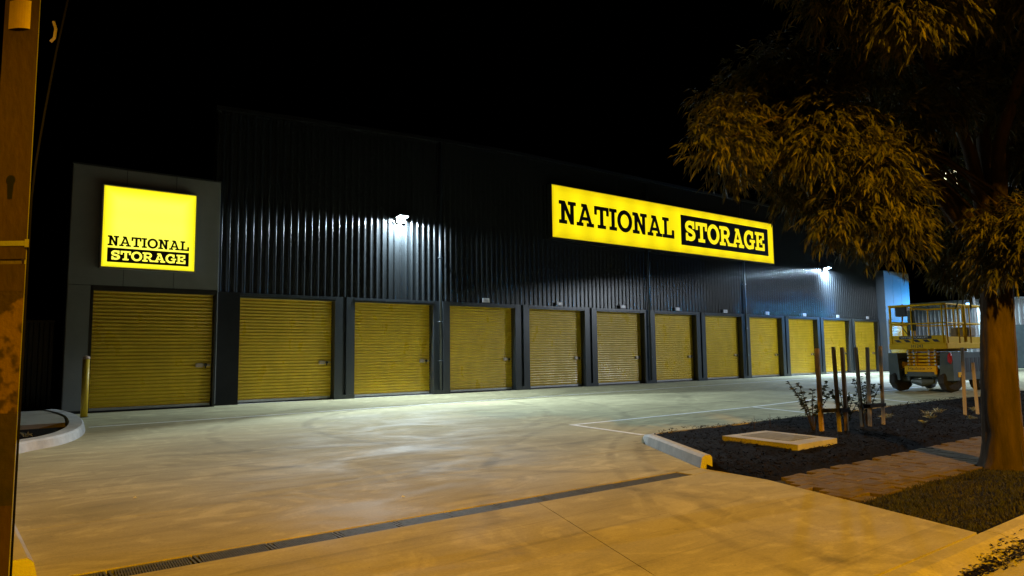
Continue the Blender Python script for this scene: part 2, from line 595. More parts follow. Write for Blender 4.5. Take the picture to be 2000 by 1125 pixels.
# left island
isl = struct(MB().prism([(-4, 5), (.07, 5), (.06, 10.4), (.36, 11.4), (.82, 12.0), (1.14, 12.8), (1.36, 14.0), (1.40, 14.4), (-4, 13.9)], -.12, .045).obj('left_island_soil', M['mulch']))
struct(MB().prism([(-4, 13.95), (1.39, 14.45), (1.50, 15.9), (1.44, 17.3), (1.40, 18.25), (-4, 18.6)], -.12, .115).obj('left_path', M['path']))

# garden bed on the right: uneven mulch sheet
bx, by = np.meshgrid(np.linspace(5.85, 40, 160), np.linspace(3.8, 7.2, 40))
vz = np.zeros_like(bx)


def n2(x, y):
    return (np.sin(x * 3.1 + y * 1.7) + np.sin(x * 1.3 - y * 4.1 + 1) + np.sin(x * 7.3 + y * 5.1 + 2) * .5) / 2.5


vz = .032 + .022 * n2(bx, by) + rng.normal(0, .006, bx.shape)
V = np.stack([bx, by, vz], -1).reshape(-1, 3)
ny, nx = bx.shape
F, keep = [], []


def in_bed(x, y):
    if y > 7.11 or y < 3.875:
        return False
    # left boundary: apron edge, kerb, lot edge
    if y < 4.5:
        xl = 5.99 + (y - 3.87) * .11
    elif y < 6.3:
        xl = 6.19 + (y - 4.7) * .62
    else:
        xl = 7.18 + (y - 6.3) * 1.25
    return x > xl


for j in range(ny - 1):
    for i in range(nx - 1):
        F.append((j * nx + i, j * nx + i + 1, (j + 1) * nx + i + 1, (j + 1) * nx + i))
# clamp outline to the bed
for k in range(len(V)):
    y = min(max(V[k, 1], 3.875), 7.115)
    V[k, 1] = y
    if y < 4.5:
        xl = 5.995 + (y - 3.87) * .11
    elif y < 6.3:
        xl = 6.15 + (y - 4.7) * .62
    else:
        xl = 7.15 + (y - 6.3) * 1.15
    if V[k, 0] < xl + .35:
        V[k, 0] = xl + (V[k, 0] - 5.85) * .05 if V[k, 0] < xl else max(V[k, 0], xl + .01)
# settle the edges to just under the paving
for k in range(len(V)):
    e_ = min(V[k, 1] - 3.875, 7.115 - V[k, 1], max(0, V[k, 0] - 6.1) if V[k, 1] < 4.6 else 1)
    V[k, 2] = -.03 + (V[k, 2] + .03) * min(1, max(0, e_) / .25)
struct(link('garden_bed_soil', raw_mesh('garden_bed_soil', V, F, M['mulch'])))

# mulch chips
cv, cf = [], []
n = 0
while n < 15000:
    x = 6 + 13 * rng.random() ** 1.5
    y = 3.88 + 3.2 * rng.random()
    if not in_bed(x + -.05, y):
        continue
    a, l, w = rng.random() * 6.28, rng.uniform(.008, .028), rng.uniform(.003, .009)
    t, u = rng.uniform(-.5, .5), rng.uniform(-.4, .4)
    z = .04 + .022 * n2(x, y) + rng.uniform(-.004, .008)
    d = np.array([math.cos(a), math.sin(a), t]) * l
    e = np.array([-math.sin(a), math.cos(a), u]) * w
    p = np.array([x, y, z])
    b0 = len(cv)
    cv += [p - d - e, p + d - e * .7, p + d * .9 + e, p - d * .8 + e]
    cf.append((b0, b0 + 1, b0 + 2, b0 + 3))
    n += 1
tag(link('bark_mulch', raw_mesh('bark_mulch', cv, cf, M['chip'])), 'dark bark mulch chips covering the garden bed', 'mulch', kind='stuff')

# brick footpath
fp = struct(MB().add([(5.3, 2.86, -.03), (40, 2.86, -.03), (40, 3.87, -.03), (5.3, 3.87, -.03)], [(0, 1, 2, 3)]).obj('footpath', M['earth']))
a = .1135
bh = MB().cbox(.003, .003, -.05, 2 * a - .003, a - .003, 0, .005)
bricks = []
for mm in ('paver', 'paver2'):
    h = MB().cbox(.003, .003, -.05, 2 * a - .003, a - .003, 0, .005).mesh('brick', M[mm])
    v = MB().cbox(.003, .003, -.05, a - .003, 2 * a - .003, 0, .005).mesh('brick', M[mm])
    bricks.append((h, v))
rest = MB()
cnt = 0
spots = []
for i in range(0, 200):
    for j in range(0, 10):
        x, y = 5.3 + i * a, 2.855 + j * a
        r = (i - j) % 4
        if r == 0:
            spots.append((x, y, 0))
        elif r == 3:
            spots.append((x, y, 1))
for x, y, k in spots:
    cx, cy = x + (a if k == 0 else a / 2), y + (a / 2 if k == 0 else a)
    if cy > 3.86 or cy < 2.87:
        continue
    edge = 5.29 + (cy - 1.91) * .357
    if cx < edge + .09 or cx > 26:
        continue
    z = random.uniform(-.006, .003)
    if cnt < 300:
        link('brick', random.choice(bricks)[k], fp, (x, y, z))
        cnt += 1
    else:
        if k == 0:
            rest.cbox(x + .003, y + .003, -.05, x + 2 * a - .003, y + a - .003, z, .005)
        else:
            rest.cbox(x + .003, y + .003, -.05, x + a - .003, y + 2 * a - .003, z, .005)
o = rest.obj('far_bricks', M['paver'], fp)
o['kind'] = 'stuff'

# verge: soil and rough grass
struct(MB().prism([(5.30, 1.895), (40, 1.895), (40, 2.85), (5.64, 2.85)], -.12, -.012).obj('verge_soil', M['mulch']))
N = 42000
gx = 5.3 + 9.0 * rng.random(N) ** 1.25
gy = rng.uniform(1.91, 2.88, N)
kp = gx > 5.31 + (gy - 1.9) * .357
gx, gy = gx[kp], gy[kp]
N = len(gx)
an = rng.random(N) * 6.283
ln = rng.uniform(.008, .024, N) * (1.0 + .5 * n2(gx * 2, gy * 2))
wd = rng.uniform(.0018, .0036, N)
lean = rng.uniform(.2, 1.1, N)
dx, dy = np.cos(an), np.sin(an)
base = np.stack([gx, gy, np.full(N, -.012)], -1)
side = np.stack([-dy, dx, np.zeros(N)], -1) * wd[:, None]
tip = base + np.stack([dx * ln * lean, dy * ln * lean, ln], -1)
mid = base + np.stack([dx * ln * lean * .35, dy * ln * lean * .35, ln * .6], -1)
V = np.concatenate([base - side, base + side, mid + side * .8, mid - side * .8, tip])
I = np.arange(N)
F = np.concatenate([np.stack([I, I + N, I + 2 * N], -1), np.stack([I, I + 2 * N, I + 3 * N], -1), np.stack([I + 3 * N, I + 2 * N, I + 4 * N], -1)])
tag(link('verge_grass', raw_mesh('verge_grass', V, F, M['grass'])), 'short dry grass on the verge under the tree', 'grass', kind='stuff')

# leaf litter lying in the street gutter
cv, cf = [], []
for k in range(2600):
    x = 4.25 + 5.5 * rng.random()
    y = 1.665 + rng.normal(0, .05) * min(1, (x - 4.2))
    y = min(max(y, 1.5), 1.76)
    z = -.068 + rng.uniform(0, .012) + max(0, (y - 1.66)) * .45
    an, l, w = rng.random() * 6.28, rng.uniform(.01, .035), rng.uniform(.004, .010)
    d = np.array([math.cos(an), math.sin(an), rng.uniform(-.2, .2)]) * l
    e = np.array([-math.sin(an), math.cos(an), rng.uniform(-.2, .2)]) * w
    p = np.array([x, y, z])
    b0 = len(cv)
    cv += [p - d, p - e, p + d, p + e]
    cf.append((b0, b0 + 1, b0 + 2, b0 + 3))
tag(link('leaf_litter', raw_mesh('leaf_litter', cv, cf, M['chip'])), 'dark fallen leaves gathered in the street gutter', 'leaf litter', kind='stuff')

# ------------------------------------------------------------------ storage building
BY = 18.70                     # cladding plane
bld = empty('storage_building', (22, BY, 0))
tag(bld, 'long charcoal corrugated storage building with a row of yellow roller doors', 'building')
ORG = bld.location
# hull: side walls, back, roof
MB().box(4.9, 19.12, 0, 40.36, 19.2, 7.5).obj('inner_wall', M['black'], bld)
MB().box(1.72, 18.94, 0, 4.89, 26, 5.5).obj('end_bay', M['black'], bld)
MB().box(40.4, 18.94, 0, 43.4, 26, 5.5).obj('end_bay', M['black'], bld)
MB().box(4.9, 19.21, 0, 5.0, 42, 7.5).obj('end_wall', M['clad'], bld)
MB().box(40.26, 19.21, 0, 40.36, 42, 7.5).obj('end_wall', M['clad'], bld)
MB().box(5.01, 41.9, 0, 40.25, 42, 7.5).obj('rear_wall', M['clad'], bld)
MB().add([(4.86, 18.99, 7.52), (40.4, 18.99, 7.6), (40.4, 30.5, 7.9), (4.86, 30.5, 7.8), (40.4, 42.1, 7.6), (4.86, 42.1, 7.52)],
         [(0, 1, 2, 3), (3, 2, 4, 5)]).obj('roof', M['clad'], bld)

# ribbed wall sheets
P = .2
sm = MB()
pr = []
def fillet(p0, p1, p2, r=.009, n=3):
    # round the corner p1
    p0, p1, p2 = Vector(p0), Vector(p1), Vector(p2)
    a_ = p1 + (p0 - p1).normalized() * r
    b_ = p1 + (p2 - p1).normalized() * r
    out = [p1 + (p0 - p1).normalized() * r * 1.25]
    for i in range(n + 1):
        t = i / n
        out.append((1 - t) ** 2 * a_ + 2 * t * (1 - t) * p1 + t * t * b_)
    out.append(p1 + (p2 - p1).normalized() * r * 1.25)
    return [tuple(q) for q in out]
raw = [(-.01, 0)]
for k in range(4):
    x = k * P
    raw += [(x + .100, 0), (x + .128, -.032), (x + .168, -.032), (x + .196, 0)]
raw.append((.803, 0))
raw[0] = (0, 0)
pr = [raw[0]]
for i in range(1, len(raw) - 1):
    pr += fillet(raw[i - 1], raw[i], raw[i + 1])
pr.append(raw[-1])
z0, z1 = 2.865, 8.08
nn = len(pr)
sm.add([(x, y, z0) for x, y in pr] + [(x, y, z1) for x, y in pr], [(i, i + 1, nn + i + 1, nn + i) for i in range(nn - 1)])
sheet_me = sm.mesh('wall_sheet', M['clad'], True)
def wall_top(x):
    # the parapet falls a little towards the left end
    t = max(0.0, (15.0 - x) / 10.0)
    return 1 - .085 * min(t, 1.05) ** 1.3


X = 4.86
for k in range(45):
    if X > 40.35:
        break
    o = link('wall_sheet', sheet_me, bld, Vector((X, BY + .002 * (k % 2), 2.865 * (1 - wall_top(X)))) - ORG)
    o.scale = (1, 1, wall_top(X))
    X += .8
cp_ = MB()
xs_ = [4.8, 6, 8, 10, 12, 14, 15, 40.5]
sec = [(18.60, -.02), (18.98, -.02), (18.98, .08), (18.60, .08)]
vs = [(x, y, 2.865 + 5.215 * wall_top(x) + dz) for x in xs_ for y, dz in sec]
fs = [(i * 4 + k, i * 4 + (k + 1) % 4, i * 4 + 4 + (k + 1) % 4, i * 4 + 4 + k) for i in range(len(xs_) - 1) for k in range(4)]
fs += [(3, 2, 1, 0), tuple(len(vs) - 4 + k for k in range(4))]
cp_.add(vs, fs)
cp_.obj('parapet_capping', M['jet'], bld)

DOORX = [2.30 + 3.212 * k for k in range(12)]
DW, DH = 2.60, 2.74


def door_mesh(w):
    m = MB()
    prof = []
    z = .098
    pt = .0835
    while z < DH + .05:
        prof += [(z, 0), (z + .010, .022), (z + .024, .022), (z + .034, 0), (z + pt * .70, -.006)]
        z += pt
    n = len(prof)
    m.add([(0, y, zz) for zz, y in prof] + [(w, y, zz) for zz, y in prof], [(i, i + 1, n + i + 1, n + i) for i in range(n - 1)])
    return m


dm = door_mesh(DW).mesh('roller_door', M['door'])
rail_me = MB().box(.012, -.018, .036, DW - .012, .02, .095).mesh('bottom_rail', M['alu'])
seal_me = MB().box(0, -.012, -.004, DW, .03, .0355).mesh('floor_seal', M['black'])
lm = MB()
lm.cbox(-.10, -.03, -.035, .02, -.008, .035, .008)
lm.tube([(-.07, -.03, 0), (-.07, -.065, 0)], .03, 10)
lm.cbox(.02, -.03, -.018, .13, -.012, .018, .005)
lm.v = [(a_ * 1.5, b_ * 1.2, c_ * 1.5) for a_, b_, c_ in lm.v]
latch_me = lm.mesh('latch', M['chrome'])
lock_me = MB().tube([(.06, -.03, .0), (.06, -.06, .0)], .038, 10).box(.045, -.04, -.085, .075, -.034, -.035).mesh('padlock', M['black'])
rg = random.Random(3)


def place_door(x, y, scale=1.0, n=0):
    d = link('roller_door', dm, bld, Vector((x, y, 0)) - ORG)
    d.scale = (scale, 1, 1)
    r = link('bottom_rail', rail_me, d)
    s_ = link('floor_seal', seal_me, d)
    l = link('latch', latch_me, d, (DW - .22, 0, 1.03 + rg.uniform(-.02, .02)))
    k = link('padlock', lock_me, d, (DW - .20, 0, 1.03))
    return d


place_door(2.19, 18.44, 2.60 / DW)
for k in range(1, 12):
    place_door(DOORX[k], 18.885)

# columns between the doors
cm = MB()
cm.box(0, -.05, 0, .235, .24, 2.868)
cm.box(.2352, .03, 0, .345, .24, 2.866)
cm.box(.3452, -.05, 0, .60, .24, 2.868)
cm.box(-.006, -.062, 0, .606, -.0505, .12)
col_me = cm.mesh('column', M['column'])
for k in range(1, 11):
    link('column', col_me, bld, Vector((DOORX[k] + DW + .006, BY, 0)) - ORG)
MB().box(4.86, 18.60, 0, 5.50, 18.94, 2.868).obj('column', M['jet'], bld)  # end column painted jet black, standing for its distance from the floodlight
MB().box(DOORX[11] + DW + .006, 18.62, 0, 40.40, 18.94, 2.868).obj('column', M['black'], bld)
for k in range(1, 12):
    x = DOORX[k]
    MB().box(x - .004, 18.66, 2.745, x + DW + .004, 19.0, 2.79).box(x - .03, 18.635, 2.7905, x + DW + .03, 18.97, 2.862).obj('head_flashing', M['column'], bld)
    if k in (3, 5, 7, 9):
        pass
# downpipes on some columns
pm = MB()
pm.tube([(0, 0, .12), (0, 0, 7.9)], .045, 10)
for z in (1.0, 2.2, 4.2, 6.2):
    pm.box(-.06, -.052, z, .06, .06, z + .035)
pipe_me = pm.mesh('downpipe', M['column'], True)
for k in (3, 6, 8):
    link('downpipe', pipe_me, bld, Vector((DOORX[k] - .40, 18.575, 0)) - ORG)
MB().box(5.5, 18.70, -.002, 40, 18.99, .004).obj('threshold', M['kerb'], bld)


# grey portals at both ends
def portal(x0, x1, dx0, dx1, yf, top, joints, label=None):
    dt = 2.80
    core = MB()
    core.box(x0 + .02, yf + .03, 2.83, x1 - .02, 18.93, top - .02)
    core.box(x0 + .02, yf + .03, 0, dx0 - .05, 18.93, 2.829)
    core.box(dx1 + .05, yf + .03, 0, x1 - .02, 18.93, 2.829)
    core.obj('portal_frame', M['black'], bld)
    g = .006
    xs = [x0] + joints + [x1]
    for a, b in zip(xs[:-1], xs[1:]):
        MB().cbox(a + g, yf, 2.87, b - g, yf + .029, top, .003).obj('facade_panel', M['panel'], bld)
    MB().cbox(x0 + g, yf, .06, dx0 - .06, yf + .029, 2.858, .003).obj('facade_panel', M['panel'], bld)
    # returns
    MB().cbox(x0 - .012, yf + .002, .06, x0 + .0195, 18.93, top - .003, .003).obj('side_panel', M['column'], bld)
    MB().cbox(x1 - .0195, yf + .002, .06, x1 + .012, 18.93, top - .003, .003).obj('side_panel', M['panel'], bld)
    if x1 - dx1 > .2:
        MB().cbox(dx1 + .06, yf, .06, x1 - g, yf + .029, 2.858, .003).obj('facade_panel', M['panel'], bld)
    # black door surround
    MB().box(dx0 - .05, yf - .012, 0, dx0, yf + .2, 2.80).box(dx1, yf - .012, 0, dx1 + .05, yf + .2, 2.80).box(dx0 - .05, yf - .012, 2.752, dx1 + .05, yf + .2, 2.862).obj('door_surround', M['black'], bld)
    MB().box(x0 - .015, yf - .02, top + .001, x1 + .015, 18.95, top + .04).obj('portal_capping', M['column'], bld)


portal(1.68, 4.86, 2.185, 4.80, 18.30, 5.60, [2.77, 3.84])
portal(40.38, 43.45, 40.72, 43.25, 18.24, 5.60, [41.4, 42.4])
d13 = place_door(40.74, 18.40, 2.5 / DW)

# unit number plates above the doors
for k in range(3, 12):
    x = DOORX[k] + DW / 2 + .05
    o = MB().cbox(x - .14, 18.585, 2.885, x + .14, 18.60, 3.02, .004)
    pl = o.obj('number_plate', M['plate'])
    MB().box(x - .07, 18.5825, 2.925, x + .07, 18.5846, 2.98).obj('faded_number', M['alu'], pl)
    names = {3: 'fourth', 4: 'fifth', 5: 'sixth', 6: 'seventh', 7: 'eighth', 8: 'ninth', 9: 'tenth', 10: 'eleventh', 11: 'twelfth'}
    tag(pl, 'small pale number plate above the %s roller door from the left' % names[k], 'number plate', 'unit number plates')


# ------------------------------------------------------------------ slab-serif lettering
def arc(cx, cy, rx, ry, a0, a1, n=20):
    return [(cx + rx * math.cos(math.radians(a0 + (a1 - a0) * i / n)), cy + ry * math.sin(math.radians(a0 + (a1 - a0) * i / n))) for i in range(n + 1)]


def B(x0, y0, x1, y1):
    return [(x0, y0), (x1, y0), (x1, y1), (x0, y1)]


def R(pts, t, tv=None):
    return ('rib', pts, t, tv or t)


T_ = .18
GLY = {
    'N': (.98, [B(.13, .0, .13 + T_, 1), B(0, 0, .44, .14), B(0, .86, .3, 1), [(.13, 1), (.36, 1), (.85, 0), (.64, 0)], B(.67, 0, .85, 1), B(.54, .86, .98, 1)]),
    'A': (1.04, [[(.10, .06), (.27, .06), (.60, 1), (.42, 1)], [(.44, 1), (.64, 1), (.95, .06), (.75, .06)], B(.28, .27, .74, .40), B(0, 0, .38, .14), B(.62, 0, 1.04, .14), B(.30, .87, .6, 1)]),
    'T': (.90, [B(0, .85, .90, 1), B(0, .62, .13, .87), B(.77, .62, .90, .87), B(.36, 0, .54, 1), B(.2, 0, .70, .14)]),
    'I': (.46, [B(.14, 0, .32, 1), B(0, 0, .46, .14), B(0, .86, .46, 1)]),
    'O': (.98, [R(arc(.49, .5, .395, .43, 0, 360, 40), .19, .17)]),
    'L': (.86, [B(.13, 0, .31, 1), B(0, .86, .46, 1), B(0, 0, .86, .15), B(.71, 0, .86, .40)]),
    'S': (.80, [R(arc(.40, .715, .285, .20, 25, 90, 8)[:-1] + arc(.38, .715, .27, .20, 90, 250, 16)[:-1] + [(.43, .50)] + arc(.41, .285, .285, .20, 70, -90, 16)[:-1] + arc(.39, .285, .285, .20, -90, -155, 8), .18), B(.60, .64, .72, 1), B(.06, 0, .18, .36)]),
    'R': (1.02, [B(.13, 0, .31, 1), B(0, 0, .46, .14), B(0, .86, .5, 1), R([(.3, .925), (.5, .925)] + arc(.53, .70, .235, .225, 90, -90, 14)[1:] + [(.3, .475)], .16), [(.42, .5), (.62, .5), (.90, .05), (.70, .05)], B(.70, 0, 1.02, .14)]),
    'G': (1.0, [R(arc(.48, .5, .385, .43, 48, 300, 30), .19, .17), B(.70, .05, .87, .46), B(.54, .38, 1.0, .51), B(.70, .62, .83, .98), B(.55, .02, .80, .16)]),
    'E': (.86, [B(.13, 0, .31, 1), B(0, .86, .82, 1), B(0, 0, .86, .14), B(.3, .44, .60, .57), B(.69, .62, .82, .9), B(.72, .1, .86, .38), B(.52, .34, .63, .67)]),
}


def letter(ch, x, z, sx, sz, y, m, parent):
    """glyph in the wall plane facing -Y; strokes stepped by fractions of a millimetre"""
    mb = MB()
    dy = .004
    for it in GLY[ch][1]:
        dy += .0005
        if isinstance(it, tuple):
            _, pts, tx, tz = it
            tx, tz = tx + .04, tz + .04
            n = len(pts)
            inner, outer = [], []
            closed = math.dist(pts[0], pts[-1]) < 1e-6
            for i in range(n):
                if closed:
                    a_, b_ = pts[(i - 1) % (n - 1)], pts[(i + 1) % (n - 1)]
                else:
                    a_, b_ = pts[max(i - 1, 0)], pts[min(i + 1, n - 1)]
                tx_, ty_ = b_[0] - a_[0], b_[1] - a_[1]
                l = math.hypot(tx_, ty_) or 1
                nx_, ny_ = -ty_ / l, tx_ / l
                inner.append((pts[i][0] + nx_ * tx / 2, pts[i][1] + ny_ * tz / 2))
                outer.append((pts[i][0] - nx_ * tx / 2, pts[i][1] - ny_ * tz / 2))
            f_ = lambda p, yy: (x + p[0] * sx, yy, z + p[1] * sz)
            vs = [f_(p, y - dy) for p in inner] + [f_(p, y - dy) for p in outer] + [f_(p, y) for p in inner] + [f_(p, y) for p in outer]
            fs = []
            for i in range(n - 1):
                fs += [(i, i + 1, n + i + 1, n + i), (i, i + 1, 2 * n + i + 1, 2 * n + i), (n + i, n + i + 1, 3 * n + i + 1, 3 * n + i)]
            mb.add(vs, fs)
        else:
            n = len(it)
            cx_, cy_ = sum(p[0] for p in it) / n, sum(p[1] for p in it) / n
            it = [(p[0] + math.copysign(.02, p[0] - cx_), p[1] + math.copysign(.014, p[1] - cy_)) for p in it]
            vs = [(x + p[0] * sx, y - dy, z + p[1] * sz) for p in it] + [(x + p[0] * sx, y, z + p[1] * sz) for p in it]
            mb.add(vs, [tuple(range(n))] + [(i, (i + 1) % n, n + (i + 1) % n, n + i) for i in range(n)])
    return mb.obj('letter', m, parent)


def word(txt, x0, x1, z0, z1, y, m, parent, gap=.07):
    tot = sum(GLY[c][0] for c in txt) + gap * (len(txt) - 1)
    sx = (x1 - x0) / tot
    x = x0
    for c in txt:
        letter(c, x, z0, sx, z1 - z0, y, m, parent)
        x += (GLY[c][0] + gap) * sx


def sign_face_mat(name, col, strength, pitch, dark, ax=0, box=None, edge=None):
    """backlit acrylic: the tubes inside make it a little uneven"""
    m = bpy.data.materials.new(name)
    m.use_nodes = True
    nt = m.node_tree
    N, L = nt.nodes.new, nt.links.new
    b = nt.nodes['Principled BSDF']
    b.inputs['Base Color'].default_value = (.5, .4, .02, 1)
    b.inputs['Roughness'].default_value = .25
    b.inputs['Emission Color'].default_value = (*col, 1)
    tc = N('ShaderNodeTexCoord')
    sp = N('ShaderNodeSeparateXYZ')
    L(tc.outputs['Object'], sp.inputs[0])
    mu = N('ShaderNodeMath'); mu.operation = 'MULTIPLY'; mu.inputs[1].default_value = 2 * PI / pitch
    L(sp.outputs[ax], mu.inputs[0])
    co = N('ShaderNodeMath'); co.operation = 'COSINE'
    L(mu.outputs[0], co.inputs[0])
    nz = N('ShaderNodeTexNoise'); nz.inputs['Scale'].default_value = 1.3
    L(tc.outputs['Object'], nz.inputs['Vector'])
    ad = N('ShaderNodeMath'); ad.operation = 'ADD'
    L(co.outputs[0], ad.inputs[0]); L(nz.outputs['Fac'], ad.inputs[1])
    mr = N('ShaderNodeMapRange')
    mr.inputs['From Min'].default_value = -.6
    mr.inputs['From Max'].default_value = 1.4
    mr.inputs['To Min'].default_value = strength * (1 - dark)
    mr.inputs['To Max'].default_value = strength
    L(ad.outputs[0], mr.inputs[0])
    L(mr.outputs[0], b.inputs['Emission Strength'])
    if box:
        # thinner light towards the rim of the cabinet
        (cx, cz, hx, hz) = box
        vals = []
        for sock, c0, h0 in ((sp.outputs[0], cx, hx), (sp.outputs[2], cz, hz)):
            q = N('ShaderNodeMath'); q.operation = 'SUBTRACT'; q.inputs[1].default_value = c0
            L(sock, q.inputs[0])
            a_ = N('ShaderNodeMath'); a_.operation = 'ABSOLUTE'
            L(q.outputs[0], a_.inputs[0])
            d_ = N('ShaderNodeMath'); d_.operation = 'SUBTRACT'; d_.inputs[0].default_value = h0
            L(a_.outputs[0], d_.inputs[1])
            vals.append(d_.outputs[0])
        mn = N('ShaderNodeMath'); mn.operation = 'MINIMUM'
        L(vals[0], mn.inputs[0]); L(vals[1], mn.inputs[1])
        r2 = N('ShaderNodeMapRange'); r2.interpolation_type = 'SMOOTHSTEP'
        r2.inputs['From Min'].default_value = 0
        r2.inputs['From Max'].default_value = edge[1]
        L(mn.outputs[0], r2.inputs[0])
        mx = N('ShaderNodeMix'); mx.data_type = 'RGBA'
        mx.inputs['A'].default_value = (*edge[0], 1)
        mx.inputs['B'].default_value = (*col, 1)
        L(r2.outputs[0], mx.inputs[0])
        L(mx.outputs['Result'], b.inputs['Emission Color'])
    return m


M['signlong'] = sign_face_mat('long_sign_acrylic', (1.0, .80, .004), 1.15, 1.15, .20, 0, (23 - 23, 6.23 - 5.28, 6.9, .94), ((.80, .58, .002), .30))
M['signsq'] = sign_face_mat('square_sign_acrylic', (1.0, .96, .085), 1.35, .5, .07, 2, (3.2675 - 3.3, 4.215 - 3.27, .985, .93), ((.86, .76, .012), .34))
M['signedge'] = emit('sign_edge_acrylic', (1.0, .80, .006), .7, (.4, .3, .02))
M['signedge2'] = emit('sign_edge_acrylic_pale', (1.0, .90, .012), .95, (.4, .3, .02))
M['signdark'] = mat('sign_vinyl', (.016, .011, .008), None, 1, .4)
M['letteryellow'] = emit('letter_acrylic', (1.0, .82, .01), 1.05, (.4, .3, .02))
M['letterpale'] = emit('letter_acrylic_pale', (1.0, .96, .085), 1.3, (.4, .3, .02))

# long sign
sg = empty('illuminated_sign', (23, 18.5, 5.28))
tag(sg, 'long yellow illuminated sign reading NATIONAL STORAGE on the charcoal wall', 'sign')
x0, x1, z0, z1, yf = 16.08, 29.86, 5.29, 7.17, 18.44
xm = 23.03
fr = MB()
fr.box(x0 - .03, yf, z0 - .03, x1 + .03, 18.66, z0 - .0005).box(x0 - .03, yf, z1 + .0005, x1 + .03, 18.66, z1 + .03)
fr.box(x0 - .03, yf + .001, z0, x0 - .0005, 18.66, z1).box(x1 + .0005, yf + .001, z0, x1 + .03, 18.66, z1)
fr.box(x0, 18.60, z0, x1, 18.655, z1)
fr.obj('cabinet', M['black'], sg)
MB().box(x0, yf + .02, z0, xm - .008, yf + .05, z1).obj('face_panel', M['signlong'], sg)
MB().box(xm + .008, yf + .02, z0, x1, yf + .05, z1).obj('face_panel', M['signlong'], sg)
for q in ((x0, z0, x1, z0 + .045), (x0, z1 - .045, x1, z1), (x0, z0 + .0455, x0 + .05, z1 - .0455), (x1 - .05, z0 + .0455, x1, z1 - .0455)):
    MB().box(q[0], yf + .010, q[1], q[2], yf + .0195, q[3]).obj('edge_trim', M['signedge'], sg)
MB().box(xm + .10, yf + .012, 5.615, x1 - .42, yf + .0195, 6.88).obj('dark_field', M['signdark'], sg)
word('NATIONAL', 16.42, 22.68, 5.83, 6.64, yf + .0195, M['signdark'], sg)
word('STORAGE', 23.40, 29.12, 5.84, 6.66, yf + .0115, M['letteryellow'], sg)

# square sign
sq = empty('illuminated_sign', (3.3, 18.2, 3.27))
tag(sq, 'square yellow illuminated sign reading NATIONAL STORAGE on the left grey portal', 'sign')
x0, x1, z0, z1, yf = 2.285, 4.25, 3.285, 5.145, 18.10
fr = MB()
fr.box(x0 - .03, yf - .004, z0 - .03, x1 + .03, 18.295, z0 - .0005).box(x0 - .03, yf - .004, z1 + .0005, x1 + .03, 18.295, z1 + .03)
fr.box(x0 - .03, yf - .003, z0, x0 - .0005, 18.295, z1).box(x1 + .0005, yf - .003, z0, x1 + .03, 18.295, z1)
fr.box(x0, 18.24, z0, x1, 18.29, z1)
fr.obj('cabinet', M['alu'], sq)
MB().box(x0, yf + .02, z0, x1, yf + .05, z1).obj('face_panel', M['signsq'], sq)
for q in ((x0, z0, x1, z0 + .04), (x0, z1 - .03, x1, z1), (x0, z0 + .0405, x0 + .045, z1 - .0305), (x1 - .045, z0 + .0405, x1, z1 - .0305)):
    MB().box(q[0], yf + .010, q[1], q[2], yf + .0195, q[3]).obj('edge_trim', M['signedge2'], sq)
MB().box(2.395, yf + .014, 3.395, 4.125, yf + .0195, 3.725).obj('dark_field', M['signdark'], sq)
word('NATIONAL', 2.40, 4.12, 3.775, 4.0, yf + .0195, M['signdark'], sq)
word('STORAGE', 2.475, 4.045, 3.455, 3.662, yf + .0135, M['letterpale'], sq)


# ------------------------------------------------------------------ floodlights
def add_light(name, kind, loc, direction, power, color, parent, **kw):
    l = bpy.data.lights.new(name, kind)
    l.energy = power
    l.color = color
    for k, v in kw.items():
        setattr(l, k, v)
    o = link(name, l, parent, Vector(loc) - wloc(parent))
    o.rotation_euler = Vector(direction).to_track_quat('-Z', 'Y').to_euler()
    return o


